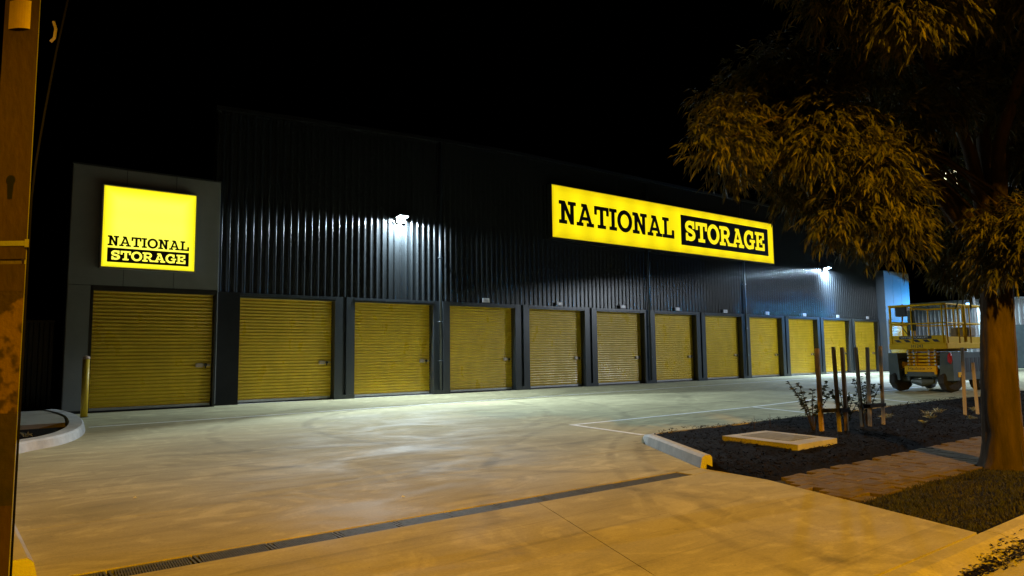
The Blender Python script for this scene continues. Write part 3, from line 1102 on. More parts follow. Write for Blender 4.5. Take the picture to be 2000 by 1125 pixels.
def floodlight(x, y, z, power, col, label, i, nrm=(0, -1), added_power=0):
    # nrm: horizontal direction away from the wall
    nx_, ny_ = nrm
    tx_, ty_ = -ny_, nx_
    root = empty('floodlight', (x, y, z))
    tag(root, label, 'floodlight', 'wall floodlights')

    def T(a, b, c):      # along wall, out from wall, up
        return (x + tx_ * a + nx_ * b, y + ty_ * a + ny_ * b, z + c)

    def tb(a0, b0, c0, a1, b1, c1, tilt=0.0):
        m = MB().box(a0, b0, c0, a1, b1, c1)
        ct, st = math.cos(tilt), math.sin(tilt)
        out = []
        for (a_, b_, c_) in m.v:
            bb, cc = b_ - .16, c_
            b2, c2 = .16 + bb * ct - cc * st, bb * st + cc * ct
            out.append(T(a_, b2, c2))
        m.v = out
        return m
    tl = math.radians(9)
    h = tb(-.17, .06, .0, .17, .34, .07, tl)
    for k in range(7):
        q = tb(-.15 + k * .047, .09, .0705, -.14 + k * .047, .31, .10, tl)
        h.add(q.v, q.f)
    h.obj('housing', M['black'], root)
    tb(-.145, .085, -.012, .145, .315, -.0005, tl).obj('lens', emit('flood_lens_%d' % i, col, 60), root)
    b = tb(-.14, -.0, -.14, -.10, .10, -.02)
    q = tb(.10, -.0, -.14, .14, .10, -.02)
    b.add(q.v, q.f)
    q = tb(-.20, -.005, -.15, .20, .03, -.11)
    b.add(q.v, q.f)
    q = tb(-.05, -.005, -.02, .05, .08, .06)
    b.add(q.v, q.f)
    b.obj('bracket', M['black'], root)
    d = Vector((nx_ * math.sin(tl), ny_ * math.sin(tl), -math.cos(tl)))
    p = Vector(T(0, .2, 0)) + d * .03
    add_light('flood_lamp', 'AREA', p, d, power, col, root, shape='RECTANGLE', size=.28, size_y=.22)
    if added_power:      # second light added in the same fitting to brighten the mid-yard
        d2 = Vector((nx_ * .79, ny_ * .79, -.62))
        q = add_light('added_yard_spot', 'SPOT', p + Vector((nx_, ny_, 0)) * .10 + Vector((0, 0, -.03)), d2, added_power, col, root, spot_size=math.radians(42), spot_blend=.42, shadow_soft_size=.03)
        q.scale = (3.4, 1, 1)      # a wide flat fan, shaped to end short of the street


floodlight(10.14, 18.665, 5.33, FLOOD_W[0], FLOOD_C[0], 'bright white floodlight above the third roller door, left of the long sign', 0, added_power=ADDED_SPOT_W[0])
floodlight(34.75, 18.665, 5.40, FLOOD_W[1], FLOOD_C[1], 'bright bluish floodlight high on the wall right of the long sign', 1, added_power=ADDED_SPOT_W[1])

# ------------------------------------------------------------------ dark fence left of the building
fe = empty('steel_fence', (-1.4, 19.4, 0))
tag(fe, 'unlit dark steel sheet fence beside the left end of the building', 'fence')
fm = MB()
pr = []
for k in range(12):
    x = k * .2
    pr += [(x, 0), (x + .09, 0), (x + .11, -.04), (x + .18, -.04), (x + .2, 0)]
n = len(pr)
fm.add([(x, y, .06) for x, y in pr] + [(x, y, 2.05) for x, y in pr], [(i, i + 1, n + i + 1, n + i) for i in range(n - 1)])
fme = fm.mesh('fence_sheet', M['black'])
for k in range(3):
    x = -5.75 + k * 2.46
    link('fence_sheet', fme, fe, Vector((x, 19.4, 0)) - fe.location)
    MB().box(x - .055, 19.36, -.1, x - .005, 19.43, 2.1).obj('fence_post', M['black'], fe)
    MB().box(x, 19.355, 2.051, x + 2.4, 19.425, 2.1).obj('fence_rail', M['black'], fe)

# ------------------------------------------------------------------ bollard
bo = empty('bollard', (1.965, 17.1, 0))
tag(bo, 'yellow steel bollard at the left edge of the first roller door', 'bollard')
MB().tube([(1.965, 17.1, 0), (1.965, 17.1, 1.20)], .066, 20).obj('post', M['bollard'], bo, True)
cp = MB()
rr = [(.066, 1.2005), (.07, 1.205), (.07, 1.235), (.055, 1.255), (.03, 1.266), (.004, 1.27)]
cp.tube([(1.965, 17.1, z) for r, z in rr], [r for r, z in rr], 20)
cp.obj('cap', mat('bollard_cap', (.62, .42, .30), (.55, .36, .25), 8, .5), bo, True)
MB().tube([(1.965, 17.1, .002), (1.965, 17.1, .012)], .085, 20).obj('base_ring', M['black'], bo)

# ------------------------------------------------------------------ concrete pit cover in the bed
pc = empty('pit_cover', (8.3, 5.16, 0))
tag(pc, 'square concrete pit surround with steel lid sunk in the mulch bed', 'pit cover')


def quad_at(u, v):
    A, Bq, Cq, Dq = Vector((7.89, 5.74)), Vector((8.84, 5.71)), Vector((8.70, 4.62)), Vector((7.76, 4.60))
    return (1 - u) * (1 - v) * A + u * (1 - v) * Bq + u * v * Cq + (1 - u) * v * Dq


def qpoly(u0, v0, u1, v1):
    return [tuple(quad_at(u, v)) for u, v in ((u0, v0), (u0, v1), (u1, v1), (u1, v0))]


sm_ = MB()
for q in ((0, 0, 1, .12), (0, .80, 1, 1), (0, .12, .22, .80), (.90, .12, 1, .80)):
    sm_.prism(qpoly(*q), -.1, .10)
sm_.obj('surround', M['kerb'], pc)
MB().prism(qpoly(.225, .125, .895, .795), .02, .085).obj('lid_base', M['gap'], pc)
lid = MB()
for k in range(12):
    u = .235 + k * .0545
    lid.prism(qpoly(u, .13, u + .03, .79), .0855, .104)
for k in range(9):
    v = .135 + k * .0725
    lid.prism(qpoly(.23, v, .89, v + .02), .086, .101)
lid.obj('lid_grating', mat('lid_steel', (.20, .21, .21), (.30, .31, .31), 14, .75), pc)

# ------------------------------------------------------------------ stakes and saplings
STK = [(9.85, 5.45, 1.23, .072, 'stake', 'tall orange-lit timber stake, leftmost of the first three in the bed'),
       (9.98, 5.25, 1.25, .060, 'stake_old', 'timber stake in the middle of the first three in the bed'),
       (10.12, 5.22, 1.24, .064, 'stake', 'timber stake at the right of the first three, nearest the pit cover'),
       (10.99, 5.42, 1.24, .060, 'stake_old', 'weathered timber stake, left one of the second three in the bed'),
       (11.10, 5.36, 1.24, .062, 'stake_old', 'weathered timber stake, middle one of the second three in the bed'),
       (11.44, 5.31, 1.26, .058, 'stake_old', 'thin weathered timber stake, right one of the second three in the bed'),
       (13.94, 5.06, 1.22, .062, 'stake_old', 'grey timber stake standing before the scissor lift'),
       (14.41, 5.02, .95, .062, 'stake_old', 'short grey timber stake between scissor lift and tree trunk')]
for x, y, h, w, mm, lab in STK:
    m = MB()
    lx, ly = random.uniform(-.03, .03), random.uniform(-.03, .03)
    m.bar((x, y, -.1), (x + lx, y + ly, h), w * .74, w * .62)
    o = m.obj('timber_stake', M[mm])
    tag(o, lab, 'stake', 'timber stakes in the garden bed')
for (a_, b_), lab in (((0, 1), 'black rubber tie round the leftmost stakes'), ((1, 2), 'black rubber tie between the second and third stakes'), ((3, 4), 'black rubber tie on the left pair of the second stake group'), ((4, 5), 'black rubber tie on the right pair of the second stake group')):
    p, q = STK[a_], STK[b_]
    z = .33
    o = MB().bar((p[0] - .03, p[1] - .04, z), (q[0] + .03, q[1] - .04, z + .01), .012, .05).bar((p[0] - .03, p[1] + .035, z), (q[0] + .03, q[1] + .035, z + .01), .012, .05).obj('stake_tie', M['rubber'])
    tag(o, lab, 'tie', 'rubber stake ties')


def leaves_mesh(name, P, D, ln, wd, mat_):
    """P (n,3) roots, D (n,3) directions (unit), ln, wd (n,) -> pointed bent leaves of 3 triangles"""
    n = len(P)
    up = np.array([0, 0, 1.0])
    s = np.cross(D, up)
    s /= (np.linalg.norm(s, axis=1)[:, None] + 1e-6)
    tw = rng.uniform(-.9, .9, n)[:, None]
    nn_ = np.cross(s, D)
    s = s * np.cos(tw) + nn_ * np.sin(tw)
    mid = P + D * (ln * .45)[:, None]
    tip = P + D * ln[:, None] + np.stack([np.zeros(n), np.zeros(n), -ln * .22], -1)
    w = s * wd[:, None]
    V = np.concatenate([P - w * .35, P + w * .35, mid + w, mid - w, tip])
    I = np.arange(n)
    F = np.concatenate([np.stack([I, I + n, I + 2 * n], -1), np.stack([I, I + 2 * n, I + 3 * n], -1), np.stack([I + 3 * n, I + 2 * n, I + 4 * n], -1)])
    return raw_mesh(name, V, F, mat_)


def sapling(x, y, h, spread, nl, lab, mleaf='shrubleaf', stems=7, lsz=(.045, .08)):
    r = empty('sapling', (x, y, -.02))
    tag(r, lab, 'sapling', 'young saplings tied to stakes')
    st = MB()
    P, D = [], []
    for k in range(stems):
        an = random.uniform(0, 2 * PI)
        tx_, ty_ = math.cos(an) * spread * random.uniform(.4, 1), math.sin(an) * spread * random.uniform(.4, 1)
        hh = h * random.uniform(.75, 1)
        pts = [(x, y, -.03), (x + tx_ * .25, y + ty_ * .25, hh * .4), (x + tx_ * .6, y + ty_ * .6, hh * .72), (x + tx_, y + ty_, hh)]
        st.tube(pts, [.009, .007, .005, .002], 5)
        for q in range(nl // stems):
            t = random.uniform(.3, 1)
            i = min(int(t * 3), 2)
            f_ = t * 3 - i
            p = Vector(pts[i]).lerp(Vector(pts[i + 1]), f_)
            P.append(p)
            a2 = random.uniform(0, 2 * PI)
            D.append(Vector((math.cos(a2), math.sin(a2), random.uniform(-.2, .9))).normalized())
    st.obj('stem', M['bark'], r)
    P, D = np.array([tuple(p) for p in P]), np.array([tuple(d) for d in D])
    n = len(P)
    me = leaves_mesh('foliage', P - np.array(r.location), D, rng.uniform(lsz[0], lsz[1], n), rng.uniform(.011, .020, n), M[mleaf])
    link('foliage', me, r)


sapling(9.88, 5.60, .80, .34, 420, 'bushy small-leaved sapling behind the leftmost timber stakes')
sapling(10.32, 5.34, .66, .28, 280, 'leafy sapling just right of the first three timber stakes')
sapling(11.30, 5.50, .84, .26, 280, 'thin upright sapling between the second three timber stakes')

# twigs and low plants
for x, y, h, lab in ((9.3, 6.2, .24, 'bare thin twig standing in the bed left of the stakes'), (9.95, 6.35, .22, 'bare thin twig close behind the leftmost stakes')):
    m = MB().tube([(x, y, .0), (x + .01, y, h * .5), (x + .03, y + .01, h)], [.005, .004, .002], 5).tube([(x + .01, y, h * .5), (x - .02, y + .02, h * .85)], [.003, .0015], 5)
    tag(m.obj('bare_twig', M['bark']), lab, 'twig', 'bare twigs in the mulch bed')


def low_plant(x, y, sz, nl, lab):
    P = np.tile(np.array([[0, 0, .0]]), (nl, 1)) + rng.normal(0, sz * .18, (nl, 3)) * np.array([1, 1, .3])
    an = rng.random(nl) * 6.28
    D = np.stack([np.cos(an), np.sin(an), rng.uniform(.25, 1.3, nl)], -1)
    D /= np.linalg.norm(D, axis=1)[:, None]
    me = leaves_mesh('low_plant', P, D, rng.uniform(.5, 1, nl) * sz, rng.uniform(.008, .015, nl), M['paleleaf'])
    o = link('low_plant', me, None, (x, y, .05))
    tag(o, lab, 'plant', 'low plants in the mulch bed')


spots = [(12.4, 5.7, .16), (12.9, 5.2, .13), (13.5, 5.5, .16), (13.2, 4.7, .12), (14.2, 5.6, .15), (15.0, 5.3, .13), (11.9, 4.9, .10),
         (12.0, 6.3, .12), (14.6, 4.6, .12), (13.0, 6.4, .12)]
tufts = ['large pale tufted plant in the mulch, first one right of the stakes', 'low tuft in the mulch, right of the stakes and near the front', 'pale tuft in the mulch just before the grey stake', 'small tuft in the mulch close to the brick path', 'pale tuft behind the grey stake by the lift', 'tuft beyond the short grey stake beside the trunk', 'tiny tuft in front of the second three stakes', 'small tuft near the yard edge right of the stakes', 'tuft left of the tree trunk near the brick path', 'small tuft by the yard edge in front of the lift']
for k, (x, y, s_) in enumerate(spots):
    low_plant(x, y, s_, 26, tufts[k])

# plant in the left island
low_plant(.75, 13.0, .17, 22, 'small pale tufted plant in the left kerbed island')

# ------------------------------------------------------------------ scissor lift (front end faces -X)
LX = 21.25
YL, YR = 9.62, 7.92           # left and right in the picture
YM = (YL + YR) / 2
sl = empty('scissor_lift', (LX + 1.3, YM, 0))
tag(sl, 'yellow scissor lift with guard rails and grey hoods parked beside the mulch bed', 'scissor lift')


def wheel(x, y, steer):
    m = MB()
    pr_ = [(.10, .13), (.27, .13), (.335, .10), (.35, .05), (.35, -.05), (.335, -.10), (.27, -.13), (.10, -.13)]
    n = 22
    vs, fs = [], []
    cs, sn = math.cos(steer), math.sin(steer)
    for k in range(n):
        th = 2 * PI * k / n
        for i, (r, t) in enumerate(pr_):
            if i in (2, 3, 4, 5) and k % 2:
                r -= .018
            px, pz, py = r * math.cos(th), r * math.sin(th), t
            vs.append((x + px * cs - py * sn, y + px * sn + py * cs, .35 + pz))
    q = len(pr_)
    for k in range(n):
        for i in range(q - 1):
            fs.append((k * q + i, k * q + i + 1, ((k + 1) % n) * q + i + 1, ((k + 1) % n) * q + i))
    m.add(vs, fs)
    w_ = m.obj('wheel', M['rubber'], sl)
    rm = MB().tube([(x + .09 * sn, y - .09 * cs, .35), (x - .09 * sn, y + .09 * cs, .35)], .19, 16).tube([(x + .12 * sn, y - .12 * cs, .35), (x - .12 * sn, y + .12 * cs, .35)], .07, 10)
    rm.obj('rim', M['liftgrey'], w_)


for x in (LX + .30, LX + 2.2):
    for y in (YL - .20, YR + .20):
        wheel(x, y, math.radians(-24) if x < LX + 1 else 0)
MB().cbox(LX + .05, YM - .42, .42, LX + 2.6, YM + .42, .62, .03).cbox(LX + .18, YL - .34, .28, LX + .42, YM + .4, .46, .04).cbox(LX + .18, YM - .4, .28, LX + .42, YR + .34, .46, .04).cbox(LX + 2.08, YR + .3, .28, LX + 2.32, YL - .3, .44, .04).obj('chassis', M['liftgrey'], sl)
MB().tube([(LX + .16, YM - .3, .30), (LX + .16, YM + .0, .26), (LX + .16, YM + .3, .30)], [.06, .12, .06], 10).obj('axle_housing', M['liftgrey'], sl)
for y0, y1 in ((YL - .30, YL + .0), (YR + .0, YR + .36)):
    hd = MB()
    a_, b_ = (y0, y1)
    far = y0 > YM
    # tapered hood: inner face leans outwards to the top
    inner_b, inner_t = (y0, y0 + .05) if far else (y1, y1 - .05)
    outer = y1 if far else y0
    zb, zt = .33, 1.10
    xs_ = [LX + .02, LX + 2.55]
    vs = []
    for x in xs_:
        vs += [(x, outer, zb), (x, inner_b, zb), (x, inner_t, zt), (x, outer, zt)]
    hd.add(vs, [(0, 1, 2, 3), (7, 6, 5, 4), (0, 1, 5, 4), (1, 2, 6, 5), (2, 3, 7, 6), (3, 0, 4, 7)])
    h_ = hd.obj('side_hood', M['liftgrey'], sl)
    if not far:
        for k in range(4):
            MB().box(LX + .9 + k * .3, YR - .006, .55, LX + 1.1 + k * .3, YR - .0005, .95).obj('vent', M['liftdark'], h_)
MB().cbox(LX + .3, YR - .012, .42, LX + .62, YR - .0008, .56, .004).obj('decal_panel', M['liftyellow'], sl)
# scissor stack
for lv in range(5):
    z = .74 + lv * .098
    for yy in (YM - .34, YM - .17, YM + .17, YM + .34):
        MB().cbox(LX + .16, yy - .035, z, LX + 2.4, yy + .035, z + .072, .008).obj('scissor_arm', M['liftyellow'], sl)
    MB().tube([(LX + .24, YM - .38, z + .03), (LX + .24, YM + .38, z + .03)], .035, 8).obj('cross_tube', M['liftyellow'], sl)
    for yy in (YM - .36, YM - .2, YM + .2, YM + .36):
        MB().tube([(LX + .14, yy, z + .03), (LX + .158, yy, z + .03)], .024, 8).obj('pivot_pin', M['alu'], sl)
MB().tube([(LX + .3, YM + .44, .70), (LX + 1.2, YM + .44, .92)], .11, 12).tube([(LX + .34, YM + .52, .72), (LX + .34, YM + .74, .86)], [.13, .03], 12).obj('hydraulic_cylinder', M['liftyellow'], sl)
hp = MB()
hp.tube([(LX + .1, YM + .5, .60), (LX + .05, YM + .66, .72), (LX + .08, YM + .66, .88), (LX + .2, YM + .5, .95)], .018, 6)
hp.tube([(LX + .1, YM + .46, .62), (LX + .06, YM + .58, .66), (LX + .1, YM + .7, .6)], .018, 6)
hp.obj('hydraulic_hose', M['liftdark'], sl)
bp_ = MB().cbox(LX + .02, YM - .42, .565, LX + .12, YM + .42, .735, .01).cbox(LX + .03, YM - .42, .50, LX + .1, YM - .36, .565, .005).cbox(LX + .03, YM + .36, .50, LX + .1, YM + .42, .565, .005).obj('base_panel', M['liftyellow'], sl)


def text_on(txt, size, x, y, z, m, parent, name, width=None):
    """text in a plane facing -X, reading from +Y to -Y, centred"""
    c = bpy.data.curves.new(name, 'FONT')
    c.body = txt
    c.size = size
    c.align_x = 'CENTER'
    c.align_y = 'CENTER'
    o = bpy.data.objects.new(name, c)
    COL.objects.link(o)
    dg = bpy.context.evaluated_depsgraph_get()
    me = bpy.data.meshes.new_from_object(o.evaluated_get(dg))
    COL.objects.unlink(o)
    bpy.data.objects.remove(o)
    co = np.zeros(len(me.vertices) * 3)
    me.vertices.foreach_get('co', co)
    co = co.reshape(-1, 3)
    s_ = 1.0
    if width:
        s_ = width / (co[:, 0].max() - co[:, 0].min())
    out = np.stack([np.zeros(len(co)), -co[:, 0] * s_, co[:, 1]], -1)
    me.vertices.foreach_set('co', out.ravel())
    me.materials.clear()
    me.materials.append(m)
    me.update()
    return link(name, me, parent, Vector((x, y, z)) - wloc(parent))


text_on('Haulotte >>', .115, LX + .018, YM, .655, M['ink'], bp_, 'lettering', .62)
# platform
PZ = 1.20
pf = MB()
pf.cbox(LX - .12, YR + .06, PZ, LX + 2.6, YL - .1, PZ + .17, .02)
pf_o = pf.obj('platform', M['liftyellow'], sl)
text_on('H1243', .12, LX - .123, YM - .02, PZ + .085, M['ink'], pf_o, 'lettering')
yl, yr = YL - .12, YR + .08
xa, xb = LX - .10, LX + 2.58
tb_ = MB()
tb_.box(xa, yr, PZ + .171, xa + .012, yl, PZ + .38).box(xa + .013, yr, PZ + .171, xb, yr + .012, PZ + .34).box(xa + .013, yl - .012, PZ + .171, xb, yl, PZ + .34).box(xb + .0005, yr, PZ + .171, xb + .012, yl, PZ + .34)
tb_o = tb_.obj('toe_board', M['liftyellow'], sl)
MB().box(xa - .004, YM - .40, PZ + .285, xa - .0006, YM + .46, PZ + .375).obj('decal_strip', M['ink'], tb_o)
text_on('UNITED FORKLIFT', .075, xa - .006, YM + .05, PZ + .33, M['white'], tb_o, 'lettering', .72)
for k in range(5):
    y = YM + .52 - k * .25
    z0_, z1_ = PZ + .20, PZ + .272
    MB().add([(xa - .002, y, z0_), (xa - .002, y - .13, z0_), (xa - .002, y - .05, z1_), (xa - .002, y + .08, z1_)], [(0, 1, 2, 3)]).obj('hazard_stripe', M['ink'], tb_o)
rail = .030


def rtube(pts, nm='guard_rail', r=rail):
    MB().tube(pts, r, 8).obj(nm, M['liftyellow'], sl, True)


TZ, MZ = 2.44, 1.92
def hoop(z, r=rail):
    c_ = .07
    pts = [(xa + c_, yl, z), (xa + .02, yl - .02, z), (xa, yl - c_, z), (xa, yr + c_, z), (xa + .02, yr + .02, z), (xa + c_, yr, z), (xb, yr, z)]
    rtube(pts, 'guard_rail', r)
    rtube([(xa + c_, yl, z), (xb, yl, z), (xb, yl - .05, z), (xb, yr + .05, z)], 'guard_rail', r)


hoop(TZ)
hoop(MZ, .02)
for (x, y) in ((xa, yl - .07), (xa + .1, yl), (xa, yr + .07), (xa + .1, yr), (xa, YM + .1), (xa + .9, yr), (xa + 1.7, yr), (xb, yr), (xa + .9, yl), (xa + 1.7, yl), (xb, yl), (xb, YM)):
    rtube([(x, y, PZ + .16), (x, y, TZ)], 'rail_post', .022)
rtube([(xa + 1.3, yr, PZ + .2), (xa + 1.3, yr, TZ)], 'rail_post', .05)
cb = MB().cbox(xa + .05, YM + .24, 2.14, xa + .32, YM + .56, 2.42, .02).obj('control_box', M['liftdark'], sl)
MB().tube([(xa + .18, YM + .4, 2.42), (xa + .18, YM + .4, 2.50)], [.03, .02], 8).obj('joystick', M['red'], cb)
MB().tube([(xa + .2, YM + .4, 2.15), (xa + .24, YM + .5, 1.9), (xa + .22, YM + .3, 1.6), (xa + .2, YM + .34, 1.4)], .014, 6).obj('control_cable', M['liftdark'], sl)
MB().cbox(xa + .02, YM + .02, 1.72, xa + .1, YM + .22, 2.3, .02).obj('document_holder', M['liftgrey'], sl)
MB().tube([(xa + .02, YR + .02, 1.09), (xa - .02, YR + .02, 1.02), (xa - .02, YR + .02, .86), (xa + .02, YR + .02, .80)], [.02, .055, .055, .02], 10).obj('warning_lamp', M['red'], sl)
MB().cbox(LX + 1.5, yr + .03, PZ + .35, LX + 2.1, yr + .5, PZ + .62, .03).obj('tool_box', M['stake_old'], sl)

# ------------------------------------------------------------------ far white shed with its own flood, and a yard lamp
sh = empty('corrugated_shed', (50.5, 10, 0))
tag(sh, 'pale corrugated shed wall lit blue in the distance behind the scissor lift', 'shed')
pr = []
for k in range(5):
    y = k * .25
    pr += [(0, y), (0, y + .12), (-.035, y + .15), (-.035, y + .21), (0, y + .25)]
n = len(pr)
shm = MB().add([(x, y, .0) for x, y in pr] + [(x, y, 4.15) for x, y in pr], [(i, i + 1, n + i + 1, n + i) for i in range(n - 1)]).mesh('wall_sheet', M['shed'])
for k in range(16):
    link('wall_sheet', shm, sh, Vector((50.0, 1.6 + k * 1.25, 0)) - sh.location)
MB().box(50.02, 1.6, 0, 60, 21.6, 4.12).obj('shed_body', M['shed'], sh)
MB().box(49.9, 1.5, 4.151, 60.1, 21.7, 4.28).obj('roof', M['galv'], sh)
for k in range(3):
    y = 5.0 + k * 4
    MB().box(49.93, y, 0, 49.96, y + 2.4, 2.6).obj('shed_door', M['liftgrey'], sh)
floodlight(49.95, 16.25, 4.0, 260, (.55, .85, 1.0), 'small bluish floodlight on the distant pale shed, seen beside the tree trunk', 2, (-1, 0))
# corner flood turned towards the right portal of the building
cf_ = empty('floodlight', (49.7, 17.4, 4.0))
tag(cf_, 'blue floodlight on the shed corner facing the right grey portal', 'floodlight', 'wall floodlights')
MB().cbox(49.6, 17.25, 3.9, 49.85, 17.55, 4.1, .02).obj('housing', M['black'], cf_)
MB().box(49.585, 17.28, 3.93, 49.598, 17.52, 4.07).obj('lens', emit('flood_lens_corner', (.3, .65, 1), 4), cf_)
MB().box(49.851, 17.35, 3.95, 49.96, 17.45, 4.05).obj('bracket', M['black'], cf_)
add_light('flood_lamp', 'SPOT', (49.55, 17.4, 4.0), (-8.0, .9, -1.75), 5600, (.02, .36, 1.0), cf_, spot_size=math.radians(46), spot_blend=.08, shadow_soft_size=.08)

M['yardlens'] = emit('yard_lamp_lens', (1.0, .92, .55), 5)
yl_ = empty('lamp_post', (47.0, 16.15, 0))
tag(yl_, 'tall lamp post far behind the tree, its bright head glinting through the leaves', 'lamp post')
MB().tube([(47, 16.15, 0), (47, 16.15, 11.0)], [.12, .07], 10).obj('post', M['galv'], yl_)
for dy_ in (-1.3, .2):
    MB().cbox(46.6, 16.15 + dy_, 11.0, 47.1, 16.15 + dy_ + 1.3, 12.1, .03).obj('lamp_head', M['galv'], yl_)
    for r_ in range(3):
        for c_ in range(4):
            y0_, z0_ = 16.22 + dy_ + c_ * .30, 11.08 + r_ * .33
            MB().box(46.585, y0_, z0_, 46.598, y0_ + .17, z0_ + .17).obj('lamp_lens', M['yardlens'], yl_)
MB().box(46.97, 14.8, 10.93, 47.05, 17.7, 10.995).obj('cross_arm', M['galv'], yl_)

# ------------------------------------------------------------------ power pole at the left edge
pp = empty('power_pole', (.11, 4.05, 0))
tag(pp, 'rust-brown steel and concrete power pole at the left edge of the picture', 'pole')
M['pole'] = mat('rusty_steel', (.022, .010, .004), (.040, .018, .007), 3.5, .8, bump=.4, bscale=25, stretch=(1, 1, .5))
M['poledapple'] = mat('light_dappled_steel', (.022, .010, .004), (.10, .055, .014), 7, .85, bump=.4, bscale=30, lo=.44, hi=.52, detail=3)  # lamp light dappled through leaves, painted in as lighter patches
M['poledark'] = mat('dark_steel', (.010, .006, .003), (.026, .014, .006), 5, .85, bump=.4, bscale=25)  # darker brown for the band below the patches
M['poleconc'] = mat('pole_concrete', (.06, .045, .03), (.09, .07, .05), 4, .9, bump=.4)
# tapered, face towards the street; frame: a = across (right in the picture), d = away
ax = Vector((.79, -.61, 0)).normalized()
dp = Vector((.05, 1.0, 0)).normalized()
pb = Vector((.203, 4.225, 0))   # right edge of the face at ground


def PP(u, d, z):
    """u: metres left of the right edge, d: metres away"""
    w = 1 - .012 * z
    return pb - ax * (u * w - .002 * z) + dp * d + Vector((0, 0, z))


def ppbox(u0, d0, z0, u1, d1, z1):
    vs = [PP(u, d, z) for z in (z0, z1) for u, d in ((u0, d0), (u1, d0), (u1, d1), (u0, d1))]
    return MB().add(vs, [(0, 1, 2, 3), (7, 6, 5, 4), (0, 1, 5, 4), (1, 2, 6, 5), (2, 3, 7, 6), (3, 0, 4, 7)])


ppbox(.0, 0, 0, .185, .012, .50).obj('steel_face', M['pole'], pp)
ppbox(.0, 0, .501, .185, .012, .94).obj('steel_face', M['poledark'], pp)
ppbox(.0, 0, .941, .185, .012, 1.54).obj('steel_face', M['poledapple'], pp)
ppbox(.0, 0, 1.541, .185, .012, 1.675).obj('steel_face', M['pole'], pp)
ppbox(.0, 0, 1.70, .185, .012, 9.0).obj('steel_face', M['pole'], pp)
ppbox(-.004, .0125, 0, .006, .05, 9.0).obj('flange_edge', M['galv'], pp)
ppbox(.02, .0125, 0, .165, .36, 9.0).obj('concrete_core', M['poleconc'], pp)
ppbox(.0, .361, 0, .185, .375, 9.0).obj('steel_face', M['pole'], pp)
ppbox(-.008, -.006, 1.766, .19, -.0008, 1.791).obj('strap', M['galv'], pp)
ppbox(-.012, -.012, 1.758, .010, -.0065, 1.798).obj('strap_clip', M['alu'], pp)
# bolt slot: a dark keyhole recess plate
z = 2.10
ks = [PP(.10 + .024 * math.cos(t * PI / 8), -.004, z + .026 * math.sin(t * PI / 8)) for t in range(-2, 11)]
ks += [PP(.088, -.004, z - .095), PP(.112, -.004, z - .095)]
MB().add(ks, [tuple(range(len(ks)))]).obj('bolt_slot', M['jet'], pp)
# curved number tag
tg = MB()
n = 8
for k in range(n):
    u0, u1 = .045 + k * .0145, .045 + (k + 1) * .0145
    f0, f1 = -.004 - .018 * math.sin(PI * k / n), -.004 - .018 * math.sin(PI * (k + 1) / n)
    tg.add([PP(u0, f0, 2.89), PP(u1, f1, 2.89), PP(u1, f1, 3.04), PP(u0, f0, 3.04)], [(0, 1, 2, 3)])
tg.obj('number_tag', mat('brass_tag', (.36, .25, .12), (.28, .19, .09), 9, .5), pp)
# earth cable sweeping down to the pole
cb_ = MB()
cb_.tube([PP(-.24, .3, 3.6), PP(-.165, .25, 3.2), PP(-.105, .2, 2.84), PP(-.06, .12, 2.5), PP(-.025, .06, 2.2), PP(-.012, .03, 2.0), PP(-.012, .03, 1.2), PP(-.012, .03, .1)], .006, 6)
cb_.obj('cable', M['cable'], pp, True)
MB().tube([PP(-.08, .15, 2.99), PP(-.095, .15, 2.95), PP(-.09, .15, 2.90), PP(-.07, .15, 2.88)], .008, 6).obj('cable_hook', M['chrome'], pp)

# ------------------------------------------------------------------ sodium street lamp over the road, behind the viewer
SX, SY, SZ = 0.6, -8.0, 7.6
sp = empty('street_lamp', (SX, SY - 4.6, 0))
tag(sp, 'grey steel street lamp with an orange sodium head across the road', 'street lamp')
MB().tube([(SX, SY - 4.6, -.1), (SX, SY - 4.6, 6.9), (SX, SY - 4.3, 7.4), (SX, SY - 3.5, 7.68), (SX, SY - .3, 7.8)], [.11, .075, .06, .05, .04], 10).obj('post', M['galv'], sp)
MB().cbox(SX - .16, SY - .4, 7.72, SX + .16, SY + .4, 7.89, .05).obj('lamp_head', M['galv'], sp)
MB().box(SX - .12, SY - .3, 7.702, SX + .12, SY + .34, 7.719).obj('lamp_lens', emit('sodium_lens', STREET_C, 30), sp)
add_light('street_lamp_light', 'SPOT', (SX, SY, 7.64), (.14, .06, -1), STREET_W, STREET_C, sp, spot_size=math.radians(138), spot_blend=.12, shadow_soft_size=.14)

# white LED street lamp further along the road, right of the picture
QX, QY = 37.0, -1.0
lp = empty('street_lamp', (QX, QY - 4.4, 0))
tag(lp, 'grey steel street lamp with a white LED head further along the road', 'street lamp')
MB().tube([(QX, QY - 4.4, -.1), (QX, QY - 4.4, 7.3), (QX, QY - 4.1, 7.8), (QX, QY - 3.3, 8.08), (QX, QY - .3, 8.2)], [.11, .075, .06, .05, .04], 10).obj('post', M['galv'], lp)
MB().cbox(QX - .16, QY - .4, 8.12, QX + .16, QY + .4, 8.25, .04).obj('lamp_head', M['galv'], lp)
MB().box(QX - .12, QY - .3, 8.102, QX + .12, QY + .34, 8.119).obj('lamp_lens', emit('led_lens', LED_C, 30), lp)
add_light('street_lamp_light', 'SPOT', (QX, QY, 8.05), (-.02, .02, -1), LED_W, LED_C, lp, spot_size=math.radians(160), spot_blend=.06, shadow_soft_size=.1)

